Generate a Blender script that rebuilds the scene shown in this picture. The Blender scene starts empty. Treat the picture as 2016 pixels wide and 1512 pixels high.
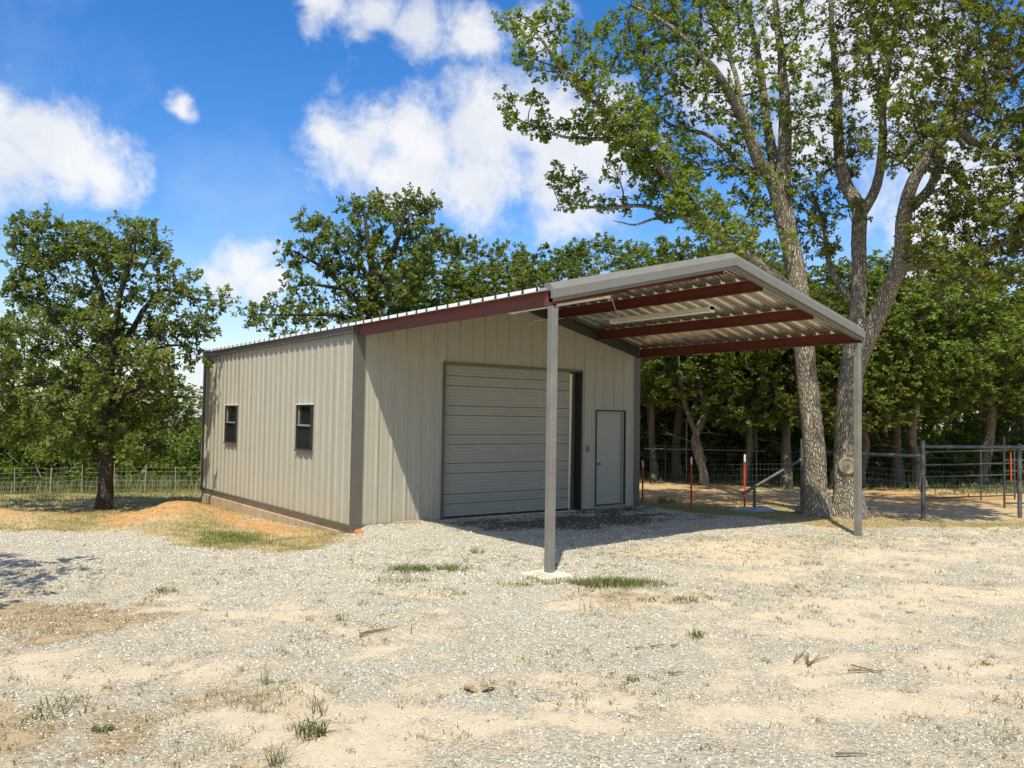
import bpy, bmesh, math, random
import numpy as np
from mathutils import Vector, Matrix

random.seed(7)
RNG = np.random.default_rng(7)
sc = bpy.context.scene
C = sc.collection

# ------------------------------------------------------------------ camera, sky, sun, exposure
cam_d = bpy.data.cameras.new('camera'); cam = bpy.data.objects.new('camera', cam_d); C.objects.link(cam)
CAM = Vector((-6.6915, -13.76, 1.9943)); yaw, pit, rol, FOC = .6396, .0416, .0158, 1623.38
fw = Vector((math.sin(yaw) * math.cos(pit), math.cos(yaw) * math.cos(pit), math.sin(pit)))
rt = Vector((math.cos(yaw), -math.sin(yaw), 0)); up = rt.cross(fw)
rt, up = math.cos(rol) * rt + math.sin(rol) * up, -math.sin(rol) * rt + math.cos(rol) * up
cam.matrix_world = Matrix(((rt.x, up.x, -fw.x, CAM.x), (rt.y, up.y, -fw.y, CAM.y), (rt.z, up.z, -fw.z, CAM.z), (0, 0, 0, 1)))
cam_d.sensor_width = 36; cam_d.lens = FOC * 36 / 2016; cam_d.clip_end = 2000; cam_d.clip_start = .05
sc.camera = cam

SUN_DIR = Vector((.42, .44, -1)).normalized()                 # the way the light travels
SUN_EL = math.asin(-SUN_DIR.z); SUN_ROT = math.atan2(-SUN_DIR.x, -SUN_DIR.y)
sun_d = bpy.data.lights.new('sun', 'SUN'); sun_d.energy = 4.6; sun_d.angle = math.radians(.55); sun_d.color = (1, .94, .81)
sun = bpy.data.objects.new('sun', sun_d); C.objects.link(sun)
sun.rotation_euler = SUN_DIR.to_track_quat('-Z', 'Y').to_euler(); sun.location = (-15, -15, 40)

world = bpy.data.worlds.new('World'); sc.world = world; world.use_nodes = True
SKY_STRENGTH, CLOUD_BRIGHT = .115, 6.9
# cloud banks: direction (x, y, z) and angular size
CLOUDS = [(.411, .86, .302, .066), (.382, .867, .318, .035), (.475, .821, .312, .07), (.531, .778, .328, .072), (.533, .8, .276, .06),
 (.576, .732, .342, .062), (.631, .706, .315, .08), (.613, .738, .283, .068), (.445, .85, .283, .05), (.10, .954, .272, .06),
 (.062, .951, .285, .055), (.13, .953, .262, .05), (.165, .953, .25, .04), (.082, .965, .245, .055), (.23, .919, .322, .0185),
 (.451, .785, .428, .042), (.502, .75, .438, .048), (.404, .803, .438, .035), (.36, .825, .436, .03), (.552, .713, .432, .035),
 (.316, .932, .177, .04), (.339, .929, .15, .036), (.297, .943, .153, .03), (.276, .96, .054, .035), 
 (.885, .403, .232, .092), (.817, .448, .363, .095), (.727, .572, .38, .07), (.761, .5, .415, .092), (.792, .521, .318, .055),
 (-.6, .7, .38, .16), (-.72, .6, .34, .12), (-.9, -.2, .35, .15), (-.2, -.9, .4, .18), (-.35, -.86, .36, .14), (.5, -.7, .5, .2), (.9, -.2, .36, .16),
 (.1, .3, .95, .2), (-.4, .1, .9, .14), (.3, -.3, .9, .16)]
def build_world():
    nt = world.node_tree; nt.nodes.clear(); N = nt.nodes.new; Lk = nt.links.new
    def math_n(op, a, b=None, c=None, clamp=False):
        n = N('ShaderNodeMath'); n.operation = op; n.use_clamp = clamp
        for i, v in enumerate((a, b, c)):
            if v is None: continue
            if hasattr(v, 'type'): Lk(v, n.inputs[i])
            else: n.inputs[i].default_value = v
        return n.outputs[0]
    out = N('ShaderNodeOutputWorld'); bg = N('ShaderNodeBackground'); Lk(bg.outputs[0], out.inputs[0])
    sky = N('ShaderNodeTexSky'); sky.sky_type = 'NISHITA'; sky.sun_disc = False
    sky.sun_elevation = SUN_EL; sky.sun_rotation = SUN_ROT; sky.altitude = 200; sky.air_density = 1.0; sky.dust_density = 1.0; sky.ozone_density = 1.8
    hs = N('ShaderNodeHueSaturation'); hs.inputs['Hue'].default_value = .508; hs.inputs['Saturation'].default_value = 1.42; hs.inputs['Value'].default_value = 1.34
    Lk(sky.outputs[0], hs.inputs['Color'])
    tc = N('ShaderNodeTexCoord')
    nrm = N('ShaderNodeVectorMath'); nrm.operation = 'NORMALIZE'; Lk(tc.outputs['Generated'], nrm.inputs[0])
    def noise(scale, detail, rough, dist=0.):
        n = N('ShaderNodeTexNoise'); n.inputs['Scale'].default_value = scale; n.inputs['Detail'].default_value = detail
        n.inputs['Roughness'].default_value = rough; n.inputs['Distortion'].default_value = dist; Lk(nrm.outputs[0], n.inputs['Vector']); return n
    warp = noise(9, 4, .55)
    sub = N('ShaderNodeVectorMath'); sub.operation = 'SUBTRACT'; Lk(warp.outputs['Color'], sub.inputs[0]); sub.inputs[1].default_value = (.5, .5, .5)
    wsc = N('ShaderNodeVectorMath'); wsc.operation = 'SCALE'; Lk(sub.outputs[0], wsc.inputs[0]); wsc.inputs['Scale'].default_value = .075
    wd = N('ShaderNodeVectorMath'); wd.operation = 'ADD'; Lk(nrm.outputs[0], wd.inputs[0]); Lk(wsc.outputs[0], wd.inputs[1])
    dens = None
    for x, y, z, r in CLOUDS:
        v = Vector((x, y, z)).normalized()
        d = N('ShaderNodeVectorMath'); d.operation = 'DISTANCE'; Lk(wd.outputs[0], d.inputs[0]); d.inputs[1].default_value = v
        m = math_n('MULTIPLY_ADD', d.outputs['Value'], -1. / r, 1.02)
        dens = m if dens is None else math_n('SMOOTH_MAX', dens, m, .1)
    fine = noise(17, 12, .66, .25); big = noise(4.5, 5, .6, .2)
    f = math_n('MULTIPLY_ADD', fine.outputs['Fac'], 2.1, -1.05)
    dn = math_n('ADD', dens, f)
    veil = math_n('MULTIPLY_ADD', big.outputs['Fac'], 1.5, -.78, True)       # thin veil anywhere in the sky
    mr = N('ShaderNodeMapRange'); mr.interpolation_type = 'SMOOTHSTEP'; Lk(dn, mr.inputs['Value'])
    mr.inputs['From Min'].default_value = -.22; mr.inputs['From Max'].default_value = .72
    al = math_n('MAXIMUM', math_n('MULTIPLY', mr.outputs[0], .9), math_n('MULTIPLY', veil, .55))
    sep = N('ShaderNodeSeparateXYZ'); Lk(nrm.outputs[0], sep.inputs[0])
    low = N('ShaderNodeMapRange'); Lk(sep.outputs['Z'], low.inputs['Value']); low.inputs['From Min'].default_value = .02; low.inputs['From Max'].default_value = .22; low.inputs['To Min'].default_value = .42; low.inputs['To Max'].default_value = 0
    al = math_n('MAXIMUM', al, low.outputs[0])                      # pale air above the horizon, all the way round
    shade = noise(11, 6, .6, .2)
    ramp = N('ShaderNodeValToRGB'); Lk(shade.outputs['Fac'], ramp.inputs[0])
    ramp.color_ramp.elements[0].position = .3; ramp.color_ramp.elements[0].color = (.78, .82, .88, 1)
    ramp.color_ramp.elements[1].position = .62; ramp.color_ramp.elements[1].color = (1, .99, .97, 1)
    cm = N('ShaderNodeVectorMath'); cm.operation = 'SCALE'; Lk(ramp.outputs[0], cm.inputs[0]); cm.inputs['Scale'].default_value = CLOUD_BRIGHT
    mix = N('ShaderNodeMix'); mix.data_type = 'RGBA'; Lk(al, mix.inputs['Factor']); Lk(hs.outputs[0], mix.inputs['A']); Lk(cm.outputs[0], mix.inputs['B'])
    Lk(mix.outputs['Result'], bg.inputs['Color']); bg.inputs['Strength'].default_value = SKY_STRENGTH
build_world()
vs = sc.view_settings; vs.view_transform = 'Standard'; vs.look = 'None'; vs.gamma = 1; vs.use_curve_mapping = False
vs.exposure = 0.36
sc.render.engine = 'CYCLES'; sc.cycles.max_bounces = 6; sc.cycles.diffuse_bounces = 3; sc.cycles.transmission_bounces = 4
sc.cycles.transparent_max_bounces = 6

# ------------------------------------------------------------------ helpers

class MB:
    """collects faces and links them as one mesh object"""
    def __init__(s): s.v = []; s.f = []
    def add(s, vs, fs):
        b = len(s.v); s.v += [tuple(p) for p in vs]; s.f += [tuple(b + i for i in f) for f in fs]
    def box(s, a, b):
        (x0, y0, z0), (x1, y1, z1) = a, b
        s.add([(x0, y0, z0), (x1, y0, z0), (x1, y1, z0), (x0, y1, z0), (x0, y0, z1), (x1, y0, z1), (x1, y1, z1), (x0, y1, z1)],
              [(3, 2, 1, 0), (4, 5, 6, 7), (0, 1, 5, 4), (1, 2, 6, 5), (2, 3, 7, 6), (3, 0, 4, 7)])
    def prism(s, prof, p0, p1, caps=True):
        """the points of prof are functions of an end (p0 / p1): prof(end) -> list of 3D points"""
        A = prof(p0); B = prof(p1); n = len(A)
        fs = [(i, (i + 1) % n, n + (i + 1) % n, n + i) for i in range(n)]
        if caps: fs += [tuple(range(n))[::-1], tuple(range(n, 2 * n))]
        s.add(A + B, fs)
    def tube(s, pts, r, n=6, r1=None):
        V, F = tube_np(np.array(pts, float), np.linspace(r, r if r1 is None else r1, len(pts)), n); s.add(V.tolist(), F.tolist())
    def mesh(s, name):
        me = bpy.data.meshes.new(name); me.from_pydata(s.v, [], s.f)
        bm = bmesh.new(); bm.from_mesh(me); bmesh.ops.recalc_face_normals(bm, faces=bm.faces[:]); bm.to_mesh(me); bm.free()
        return me
    def build(s, name, mat, parent=None, loc=None, bevel=0, smooth_=False):
        me = s.mesh(name)
        if bevel:
            bm = bmesh.new(); bm.from_mesh(me); bmesh.ops.bevel(bm, geom=bm.edges[:], offset=bevel, segments=1, affect='EDGES'); bm.to_mesh(me); bm.free()
        return obj(name, me, mat, parent, loc, smooth_)

def obj(name, me, mat, parent=None, loc=None, smooth_=False):
    o = bpy.data.objects.new(name, me); C.objects.link(o)
    if mat is not None:
        me.materials.clear(); me.materials.append(mat)
    if parent is not None: o.parent = parent
    if loc is not None: o.location = loc
    if smooth_: me.polygons.foreach_set('use_smooth', np.ones(len(me.polygons), bool))
    return o

def tag(o, label=None, cat=None, group=None, kind=None):
    if label: o['label'] = label
    if cat: o['category'] = cat
    if group: o['group'] = group
    if kind: o['kind'] = kind
    return o

def empty(name, loc, label, cat, group=None):
    o = bpy.data.objects.new(name, None); C.objects.link(o); o.location = loc; o.empty_display_size = .2
    return tag(o, label, cat, group)

def np_mesh(name, V, F, attr=None):
    """mesh from numpy vertices and triangles / quads"""
    me = bpy.data.meshes.new(name); V = np.asarray(V, np.float32); F = np.asarray(F, np.int32); k = F.shape[1]
    me.vertices.add(len(V)); me.vertices.foreach_set('co', V.ravel())
    me.loops.add(F.size); me.loops.foreach_set('vertex_index', F.ravel())
    me.polygons.add(len(F)); me.polygons.foreach_set('loop_start', np.arange(0, F.size, k, dtype=np.int32))
    try: me.polygons.foreach_set('loop_total', np.full(len(F), k, np.int32))
    except Exception: pass
    if attr:
        for an, vals in attr.items():
            vals = np.asarray(vals, np.float32)
            if vals.ndim == 1:
                a = me.attributes.new(an, 'FLOAT', 'POINT'); a.data.foreach_set('value', vals)
            elif vals.shape[1] == 3:
                a = me.attributes.new(an, 'FLOAT_VECTOR', 'POINT'); a.data.foreach_set('vector', vals.ravel())
            else:
                a = me.attributes.new(an, 'FLOAT_COLOR', 'POINT'); a.data.foreach_set('color', vals.ravel())
    me.update(); me.validate()
    return me

def norm(a): return a / np.maximum(np.linalg.norm(a, axis=-1, keepdims=True), 1e-9)

def tube_np(P, R, n, rough=0., seed=0):
    P = np.asarray(P, float); R = np.asarray(R, float); k = len(P)
    T = np.gradient(P, axis=0); T = norm(T)
    ref = np.array([1., 0, 0]) if abs(T[0][0]) < .8 else np.array([0, 1., 0])
    U = norm(ref - (T @ ref)[:, None] * T); Wv = np.cross(T, U)
    a = np.arange(n) / n * 2 * math.pi
    rr = R[:, None] * np.ones(n)
    if rough:
        g = np.random.default_rng(seed); ph = g.uniform(0, 6.3, 4)
        s = np.cumsum(np.r_[0, np.linalg.norm(np.diff(P, axis=0), axis=1)])[:, None]
        rr = rr * (1 + rough * (np.sin(2 * a + ph[0] + 1.3 * s) + .7 * np.sin(3 * a + ph[1] - 2.1 * s) + .6 * np.sin(5 * a + ph[2] + 3.2 * s)) + rough * .6 * g.normal(size=(k, n)))
    V = P[:, None, :] + rr[:, :, None] * (np.cos(a)[None, :, None] * U[:, None, :] + np.sin(a)[None, :, None] * Wv[:, None, :])
    V = V.reshape(-1, 3)
    i = np.arange(k - 1)[:, None] * n; j = np.arange(n)[None, :]; j2 = (j + 1) % n
    F = np.stack([i + j, i + j2, i + n + j2, i + n + j], -1).reshape(-1, 4)
    V = np.vstack([V, P[-1] + T[-1] * R[-1]]); e = (k - 1) * n
    cap = np.stack([e + np.arange(n), e + (np.arange(n) + 1) % n, np.full(n, len(V) - 1), np.full(n, len(V) - 1)], -1)
    return V, np.vstack([F, cap[:0]])

def catmull(P, step):
    P = np.asarray(P, float); Q = np.vstack([2 * P[0] - P[1], P, 2 * P[-1] - P[-2]]); out = []
    for i in range(1, len(Q) - 2):
        p0, p1, p2, p3 = Q[i - 1:i + 3]; n = max(2, int(np.linalg.norm((p2 - p1)[:3]) / step))
        t = np.linspace(0, 1, n, endpoint=False)[:, None]
        q = .5 * (2 * p1 + (p2 - p0) * t + (2 * p0 - 5 * p1 + 4 * p2 - p3) * t ** 2 + (3 * p1 - p0 - 3 * p2 + p3) * t ** 3)
        out.append(q)
    out.append(Q[-2][None]); return np.vstack(out)

# ------------------------------------------------------------------ materials
MATS = {}
class NT:
    def __init__(s, m): s.nt = m.node_tree; s.N = s.nt.nodes.new; s.L = s.nt.links.new
    def put(s, sock, v):
        if hasattr(v, 'is_output'): s.L(v, sock)
        elif isinstance(v, (tuple, list)) and len(v) == 3 and sock.type == 'RGBA': sock.default_value = (*v, 1)
        else: sock.default_value = v
    def noise(s, vec, scale, detail=4, rough=.55, dist=0.):
        n = s.N('ShaderNodeTexNoise'); s.L(vec, n.inputs['Vector']); n.inputs['Scale'].default_value = scale
        n.inputs['Detail'].default_value = detail; n.inputs['Roughness'].default_value = rough; n.inputs['Distortion'].default_value = dist
        return n.outputs['Fac']
    def vor(s, vec, scale, feature='F1', out='Distance'):
        n = s.N('ShaderNodeTexVoronoi'); n.feature = feature; s.L(vec, n.inputs['Vector']); n.inputs['Scale'].default_value = scale
        return n.outputs[out]
    def map(s, v, a, b, c=0., d=1., smooth_=False):
        n = s.N('ShaderNodeMapRange'); s.put(n.inputs['Value'], v)
        if smooth_: n.interpolation_type = 'SMOOTHSTEP'
        for k, x in zip(('From Min', 'From Max', 'To Min', 'To Max'), (a, b, c, d)): n.inputs[k].default_value = x
        return n.outputs[0]
    def mix(s, f, a, b, blend='MIX'):
        n = s.N('ShaderNodeMix'); n.data_type = 'RGBA'; n.blend_type = blend
        s.put(n.inputs['Factor'], f); s.put(n.inputs['A'], a); s.put(n.inputs['B'], b); return n.outputs['Result']
    def math(s, op, a, b=None, clamp=False):
        n = s.N('ShaderNodeMath'); n.operation = op; n.use_clamp = clamp; s.put(n.inputs[0], a)
        if b is not None: s.put(n.inputs[1], b)
        return n.outputs[0]
    def coord(s, which='Object', scale=None):
        o = s.N('ShaderNodeTexCoord').outputs[which]
        if scale:
            m = s.N('ShaderNodeMapping'); s.L(o, m.inputs[0]); m.inputs['Scale'].default_value = scale; o = m.outputs[0]
        return o
    def attr(s, name, out='Fac'):
        n = s.N('ShaderNodeAttribute'); n.attribute_name = name; return n.outputs[out]
    def bump(s, h, dist, strength=1.):
        n = s.N('ShaderNodeBump'); s.put(n.inputs['Height'], h); n.inputs['Distance'].default_value = dist; n.inputs['Strength'].default_value = strength
        return n.outputs[0]

def mat(name):
    m = bpy.data.materials.new(name); m.use_nodes = True; MATS[name] = m
    t = NT(m); b = m.node_tree.nodes['Principled BSDF']; return m, t, b

def plain(name, col, rough=.6, metal=0., var=.08, scale=6., bump=0., spec=.5):
    """a paint or metal with a little uneven wear in it"""
    m, t, b = mat(name); v = t.coord('Object'); n = t.noise(v, scale, 5, .6); n2 = t.noise(v, scale * 9, 3, .6)
    f = t.math('ADD', t.math('MULTIPLY', n, .7), t.math('MULTIPLY', n2, .3))
    lo = tuple(c * (1 - 2.2 * var) for c in col); hi = tuple(min(1, c * (1 + 1.6 * var)) for c in col)
    t.L(t.mix(t.map(f, .3, .7), lo, hi), b.inputs['Base Color'])
    b.inputs['Metallic'].default_value = metal; b.inputs['Specular IOR Level'].default_value = spec
    t.L(t.map(n, .3, .7, max(0, rough - .08), min(1, rough + .08)), b.inputs['Roughness'])
    if bump: t.L(t.bump(n2, bump), b.inputs['Normal'])
    return m

def wall_mat():
    m, t, b = mat('tan_wall_sheet'); v = t.coord('Object')
    sx = t.N('ShaderNodeSeparateXYZ'); t.L(v, sx.inputs[0])
    streak = t.noise(t.coord('Object', (5, 5, .35)), 3, 5, .6)
    n = t.noise(v, 1.3, 4, .6)
    base = t.mix(t.map(streak, .3, .75), (.345, .323, .252), (.40, .376, .295))
    # splash of clay along the foot of the wall
    h = t.math('ADD', sx.outputs['Z'], t.math('MULTIPLY', t.map(t.noise(t.coord('Object', (1, 1, .2)), 1.1, 4, .6), .35, .7), -.75))
    f = t.map(h, .22, -.42, 0, .36, True)
    side = t.map(sx.outputs['X'], -.02, .02, 1, .25)
    col = t.mix(t.math('MULTIPLY', f, side), base, (.42, .30, .13))
    t.L(col, b.inputs['Base Color']); b.inputs['Roughness'].default_value = .42; b.inputs['Specular IOR Level'].default_value = .35
    t.L(t.bump(n, .014), b.inputs['Normal'])
    return m

def bark_mat(name, dark, light, sc_=1., bump=.03):
    m, t, b = mat(name); v = t.coord('Object', (1, 1, .20))
    w = t.noise(v, 3.5 * sc_, 4, .6)
    vv = t.N('ShaderNodeVectorMath'); vv.operation = 'ADD'; t.L(v, vv.inputs[0])
    ws = t.N('ShaderNodeVectorMath'); ws.operation = 'SCALE'; c = t.N('ShaderNodeTexNoise'); t.L(v, c.inputs['Vector']); c.inputs['Scale'].default_value = 6 * sc_
    t.L(c.outputs['Color'], ws.inputs[0]); ws.inputs['Scale'].default_value = .16; t.L(ws.outputs[0], vv.inputs[1])
    d = t.vor(vv.outputs[0], 34 * sc_, 'DISTANCE_TO_EDGE'); fis = t.map(d, .01, .24)
    fine = t.noise(v, 60 * sc_, 4, .7)
    h = t.math('ADD', fis, t.math('MULTIPLY', fine, .35))
    k = t.mix(t.map(t.math('ADD', t.math('MULTIPLY', fis, .7), t.math('MULTIPLY', fine, .5)), .2, .95), dark, light)
    t.L(t.mix(t.map(w, .35, .7, 0, .55), k, tuple(.55 * x for x in light)), b.inputs['Base Color'])
    b.inputs['Roughness'].default_value = .95; b.inputs['Specular IOR Level'].default_value = .15
    t.L(t.bump(h, bump), b.inputs['Normal'])
    return m

def leaf_mat(name, a, b_, c, trans=.32, rough=.48):
    """a..b: the range of leaf greens, c: the odd yellow or olive leaf"""
    m, t, b = mat(name); v = t.attr('tint')
    col = t.mix(t.map(v, 0, .85), a, b_); col = t.mix(t.map(v, .86, .93), col, c)
    oi = t.N('ShaderNodeObjectInfo').outputs['Random']
    hs = t.N('ShaderNodeHueSaturation'); t.L(col, hs.inputs['Color']); t.L(t.map(oi, 0, 1, .485, .515), hs.inputs['Hue']); t.L(t.map(oi, 0, 1, .85, 1.15), hs.inputs['Value'])
    t.L(hs.outputs[0], b.inputs['Base Color']); b.inputs['Roughness'].default_value = rough; b.inputs['Specular IOR Level'].default_value = .22
    tr = t.N('ShaderNodeBsdfTranslucent'); t.L(t.mix(1., hs.outputs[0], (1.25, 1.35, .45), 'MULTIPLY'), tr.inputs['Color'])
    ms = t.N('ShaderNodeMixShader'); ms.inputs[0].default_value = trans; t.L(b.outputs[0], ms.inputs[1]); t.L(tr.outputs[0], ms.inputs[2])
    t.L(ms.outputs[0], m.node_tree.nodes['Material Output'].inputs['Surface'])
    return m

def stone_mat():
    m, t, b = mat('crushed_limestone'); r = t.N('ShaderNodeObjectInfo').outputs['Random']; v = t.coord('Object')
    rp = t.N('ShaderNodeValToRGB'); t.L(r, rp.inputs[0]); e = rp.color_ramp.elements
    e[0].position = 0; e[0].color = (.23, .22, .18, 1); e[1].position = 1; e[1].color = (.76, .72, .59, 1)
    for p, cc in ((.25, (.44, .415, .335, 1)), (.5, (.57, .532, .428, 1)), (.72, (.66, .62, .495, 1)), (.88, (.60, .49, .30, 1))):
        q = e.new(p); q.color = cc
    n = t.noise(v, 2.2, 4, .65)
    t.L(t.mix(t.map(n, .3, .7, 0, .4), rp.outputs[0], (.70, .655, .525)), b.inputs['Base Color']); b.inputs['Roughness'].default_value = .9; b.inputs['Specular IOR Level'].default_value = .2
    return m

def blade_mat(name, green, straw):
    m, t, b = mat(name); v = t.attr('tint')
    t.L(t.mix(v, green, straw), b.inputs['Base Color']); b.inputs['Roughness'].default_value = .6; b.inputs['Specular IOR Level'].default_value = .25
    tr = t.N('ShaderNodeBsdfTranslucent'); t.L(t.mix(v, green, straw), tr.inputs['Color'])
    ms = t.N('ShaderNodeMixShader'); ms.inputs[0].default_value = .3; t.L(b.outputs[0], ms.inputs[1]); t.L(tr.outputs[0], ms.inputs[2])
    t.L(ms.outputs[0], m.node_tree.nodes['Material Output'].inputs['Surface'])
    return m

def ground_mat():
    m, t, b = mat('yard_ground'); v = t.coord('Object')
    za = t.N('ShaderNodeAttribute'); za.attribute_name = 'zone'; sa = t.N('ShaderNodeSeparateColor'); t.L(za.outputs['Color'], sa.inputs[0])
    zb = t.N('ShaderNodeAttribute'); zb.attribute_name = 'zone_more'; sb = t.N('ShaderNodeSeparateColor'); t.L(zb.outputs['Color'], sb.inputs[0])
    grav, green, orange = sa.outputs; brown, damp, litter = sb.outputs
    n1 = t.noise(v, .9, 6, .6); n2 = t.noise(v, 7, 6, .65); n3 = t.noise(v, 45, 5, .7); n4 = t.noise(v, 160, 3, .7)
    sand = t.mix(t.map(n2, .3, .7), (.55, .45, .295), (.68, .58, .41)); sand = t.mix(t.map(n3, .35, .75, 0, .5), sand, (.44, .355, .21))
    soil = t.mix(t.map(n2, .3, .7), (.42, .30, .15), (.58, .45, .25)); soil = t.mix(t.map(n3, .4, .75, 0, .6), soil, (.33, .24, .12))
    sand = t.mix(za.outputs['Alpha'], sand, soil)
    # small pebbles between the stones
    cell = t.vor(v, 34, 'F1', 'Color'); cs = t.N('ShaderNodeSeparateColor'); t.L(cell, cs.inputs[0])
    dist = t.vor(v, 34, 'F1'); edge = t.map(dist, .25, .62, 1, 0)
    peb = t.mix(cs.outputs[0], (.37, .347, .273), (.69, .643, .51)); peb = t.mix(t.map(cs.outputs[1], .8, .9), peb, (.58, .47, .30))
    c2 = t.vor(v, 78, 'F1', 'Color'); cs2 = t.N('ShaderNodeSeparateColor'); t.L(c2, cs2.inputs[0]); peb2 = t.mix(cs2.outputs[0], (.355, .322, .235), (.60, .548, .413))
    gv = t.mix(edge, peb2, peb)
    thr = t.map(t.math('ADD', grav, t.math('MULTIPLY', t.math('SUBTRACT', n3, .5), .9)), .2, .8, 0, 1, True)
    col = t.mix(thr, sand, gv)
    ora = t.mix(t.map(n2, .3, .7), (.44, .22, .075), (.59, .36, .155))
    col = t.mix(t.map(t.math('ADD', orange, t.math('MULTIPLY', t.math('SUBTRACT', n2, .5), .8)), .3, .7, 0, 1, True), col, ora)
    tan = t.mix(t.map(n2, .3, .7), (.46, .36, .16), (.58, .48, .25))
    gr = t.mix(t.map(n3, .35, .7), (.11, .13, .035), (.36, .32, .13)); gr = t.mix(t.map(n2, .4, .7, 0, .55), gr, tan)
    col = t.mix(t.map(t.math('ADD', green, t.math('MULTIPLY', t.math('SUBTRACT', n2, .5), .9)), .3, .75, 0, .95, True), col, gr)
    br = t.mix(t.map(n3, .3, .7), (.33, .235, .125), (.52, .40, .22))
    col = t.mix(t.map(t.math('ADD', brown, t.math('MULTIPLY', t.math('SUBTRACT', n2, .5), 1.1)), .35, .8, 0, .9, True), col, br)
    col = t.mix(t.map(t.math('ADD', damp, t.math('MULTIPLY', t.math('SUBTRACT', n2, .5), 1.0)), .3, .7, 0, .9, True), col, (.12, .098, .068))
    lf = t.mix(t.map(n3, .35, .7), (.045, .05, .02), (.17, .13, .06))
    col = t.mix(t.map(t.math('ADD', litter, t.math('MULTIPLY', t.math('SUBTRACT', n2, .5), .6)), .3, .75, 0, 1, True), col, lf)
    t.L(col, b.inputs['Base Color']); b.inputs['Roughness'].default_value = .95; b.inputs['Specular IOR Level'].default_value = .12
    hg = t.math('MULTIPLY', t.math('ADD', edge, t.math('MULTIPLY', cs.outputs[2], .6)), thr)
    h = t.math('ADD', t.math('MULTIPLY', hg, .9), t.math('ADD', t.math('MULTIPLY', n3, .9), t.math('MULTIPLY', n4, .35)))
    t.L(t.bump(h, .015), b.inputs['Normal'])
    return m

M_WALL = wall_mat()
M_TRIM = plain('bronze_grey_trim', (.105, .096, .076), .45, 0, .06)
M_RAKE = plain('grey_rake_trim', (.172, .163, .134), .42, 0, .05)
M_POST = plain('grey_post_paint', (.185, .174, .144), .45, 0, .13, 3)
M_RED = plain('red_oxide_primer', (.145, .030, .017), .55, 0, .14, 3)
M_ZINC = plain('galvanized_sheet', (.58, .57, .52), .27, .82, .08, 2.5)
M_DRIP = plain('sky_bright_drip_metal', (.85, .85, .83), .4, 0, .04)  # galvalume trim; its bright sky reflection is put into the white colour
M_DOOR = plain('roll_door_paint', (.33, .315, .25), .45, 0, .05, 1.5)
M_WALKDOOR = plain('walk_door_paint', (.34, .33, .27), .42, 0, .03, 1.5)
M_CONC = plain('foundation_concrete', (.40, .30, .175), .9, 0, .16, 4, .004)
M_CONC2 = plain('footing_concrete', (.60, .55, .43), .9, 0, .12, 6, .004)
M_DARK = plain('dark_bronze_frame', (.034, .032, .029), .45, 0, .05, 6, 0, .3)
M_GLASS = plain('window_glass', (.012, .02, .018), .03, 0, .02, 1, 0, .8)
M_SCREEN = plain('insect_screen', (.014, .015, .016), .6, 0, .05, 6, 0, .2)
M_BEAM = plain('dark_brown_beam', (.045, .038, .028), .55, 0, .08)
M_WHITE = plain('white_enamel', (.80, .79, .74), .4, 0, .04)
M_CREAM = plain('aged_tube_plastic', (.82, .78, .60), .35, 0, .04)
M_WOOD = plain('weathered_board', (.36, .27, .16), .85, 0, .18, 5, .004)
M_STEEL = plain('worn_knob_steel', (.45, .43, .38), .3, .9, .1)
M_PIPE = plain('rusty_grey_pipe', (.115, .115, .105), .6, .25, .3, 6, .002)
M_TRED = plain('red_post_paint', (.55, .075, .025), .55, 0, .12, 8)
M_TWHITE = plain('white_post_tip', (.75, .74, .7), .5, 0, .06)
M_WIRE = plain('zinc_wire', (.24, .24, .22), .5, .4, .1)
M_GATE = plain('dark_gate_tube', (.06, .066, .056), .5, .1, .15, 6)
M_TARP = plain('pale_blue_plastic', (.30, .33, .35), .5, 0, .12, 5)
M_GPOST = plain('dry_wood_post', (.33, .28, .2), .9, 0, .2, 7)
M_BARK = bark_mat('oak_bark', (.08, .065, .048), (.53, .46, .34), 1., .03)
M_BARK2 = bark_mat('dark_oak_bark', (.03, .025, .02), (.17, .14, .105), 1.2, .03)
M_BARK3 = bark_mat('pale_wood_bark', (.09, .076, .058), (.46, .395, .29), 1.3, .025)
M_SCAR = plain('healed_cut_wood', (.27, .225, .15), .9, 0, .14, 9, .006)
M_LEAF = leaf_mat('oak_leaf', (.10, .14, .02), (.22, .255, .045), (.32, .29, .08), .48, .6)
M_LEAF2 = leaf_mat('dark_oak_leaf', (.09, .13, .024), (.20, .235, .048), (.28, .26, .08), .42, .6)
M_LEAF3 = leaf_mat('mid_oak_leaf', (.085, .135, .02), (.19, .235, .042), (.28, .26, .07), .4, .6)
M_LEAFW = leaf_mat('wood_leaf', (.09, .135, .02), (.205, .245, .048), (.29, .27, .08), .42, .6)
M_LEAFB = leaf_mat('bush_leaf', (.09, .16, .02), (.18, .26, .04), (.28, .30, .08), .42, .6)
M_STONE = stone_mat()
M_GRASS = blade_mat('lawn_blade', (.10, .15, .028), (.44, .36, .15))
M_TALL = blade_mat('tall_grass_blade', (.11, .16, .045), (.34, .31, .15))
M_WEED = blade_mat('weed_blade', (.085, .115, .03), (.36, .28, .13))
M_STICK = plain('dry_twig', (.20, .145, .09), .9, 0, .2, 12)
M_DEADLEAF = plain('dead_leaf', (.32, .2, .075), .8, 0, .2, 14)
M_CLAY = plain('red_clay', (.50, .17, .055), .9, 0, .18, 9, .01)
M_CLOD = plain('orange_soil', (.50, .29, .115), .95, 0, .22, 3)
M_GROUND = ground_mat()

# ------------------------------------------------------------------ terrain
def smooth(a, b, x):
    t = np.clip((np.asarray(x, float) - a) / (b - a), 0, 1)
    return t * t * (3 - 2 * t)

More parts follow.
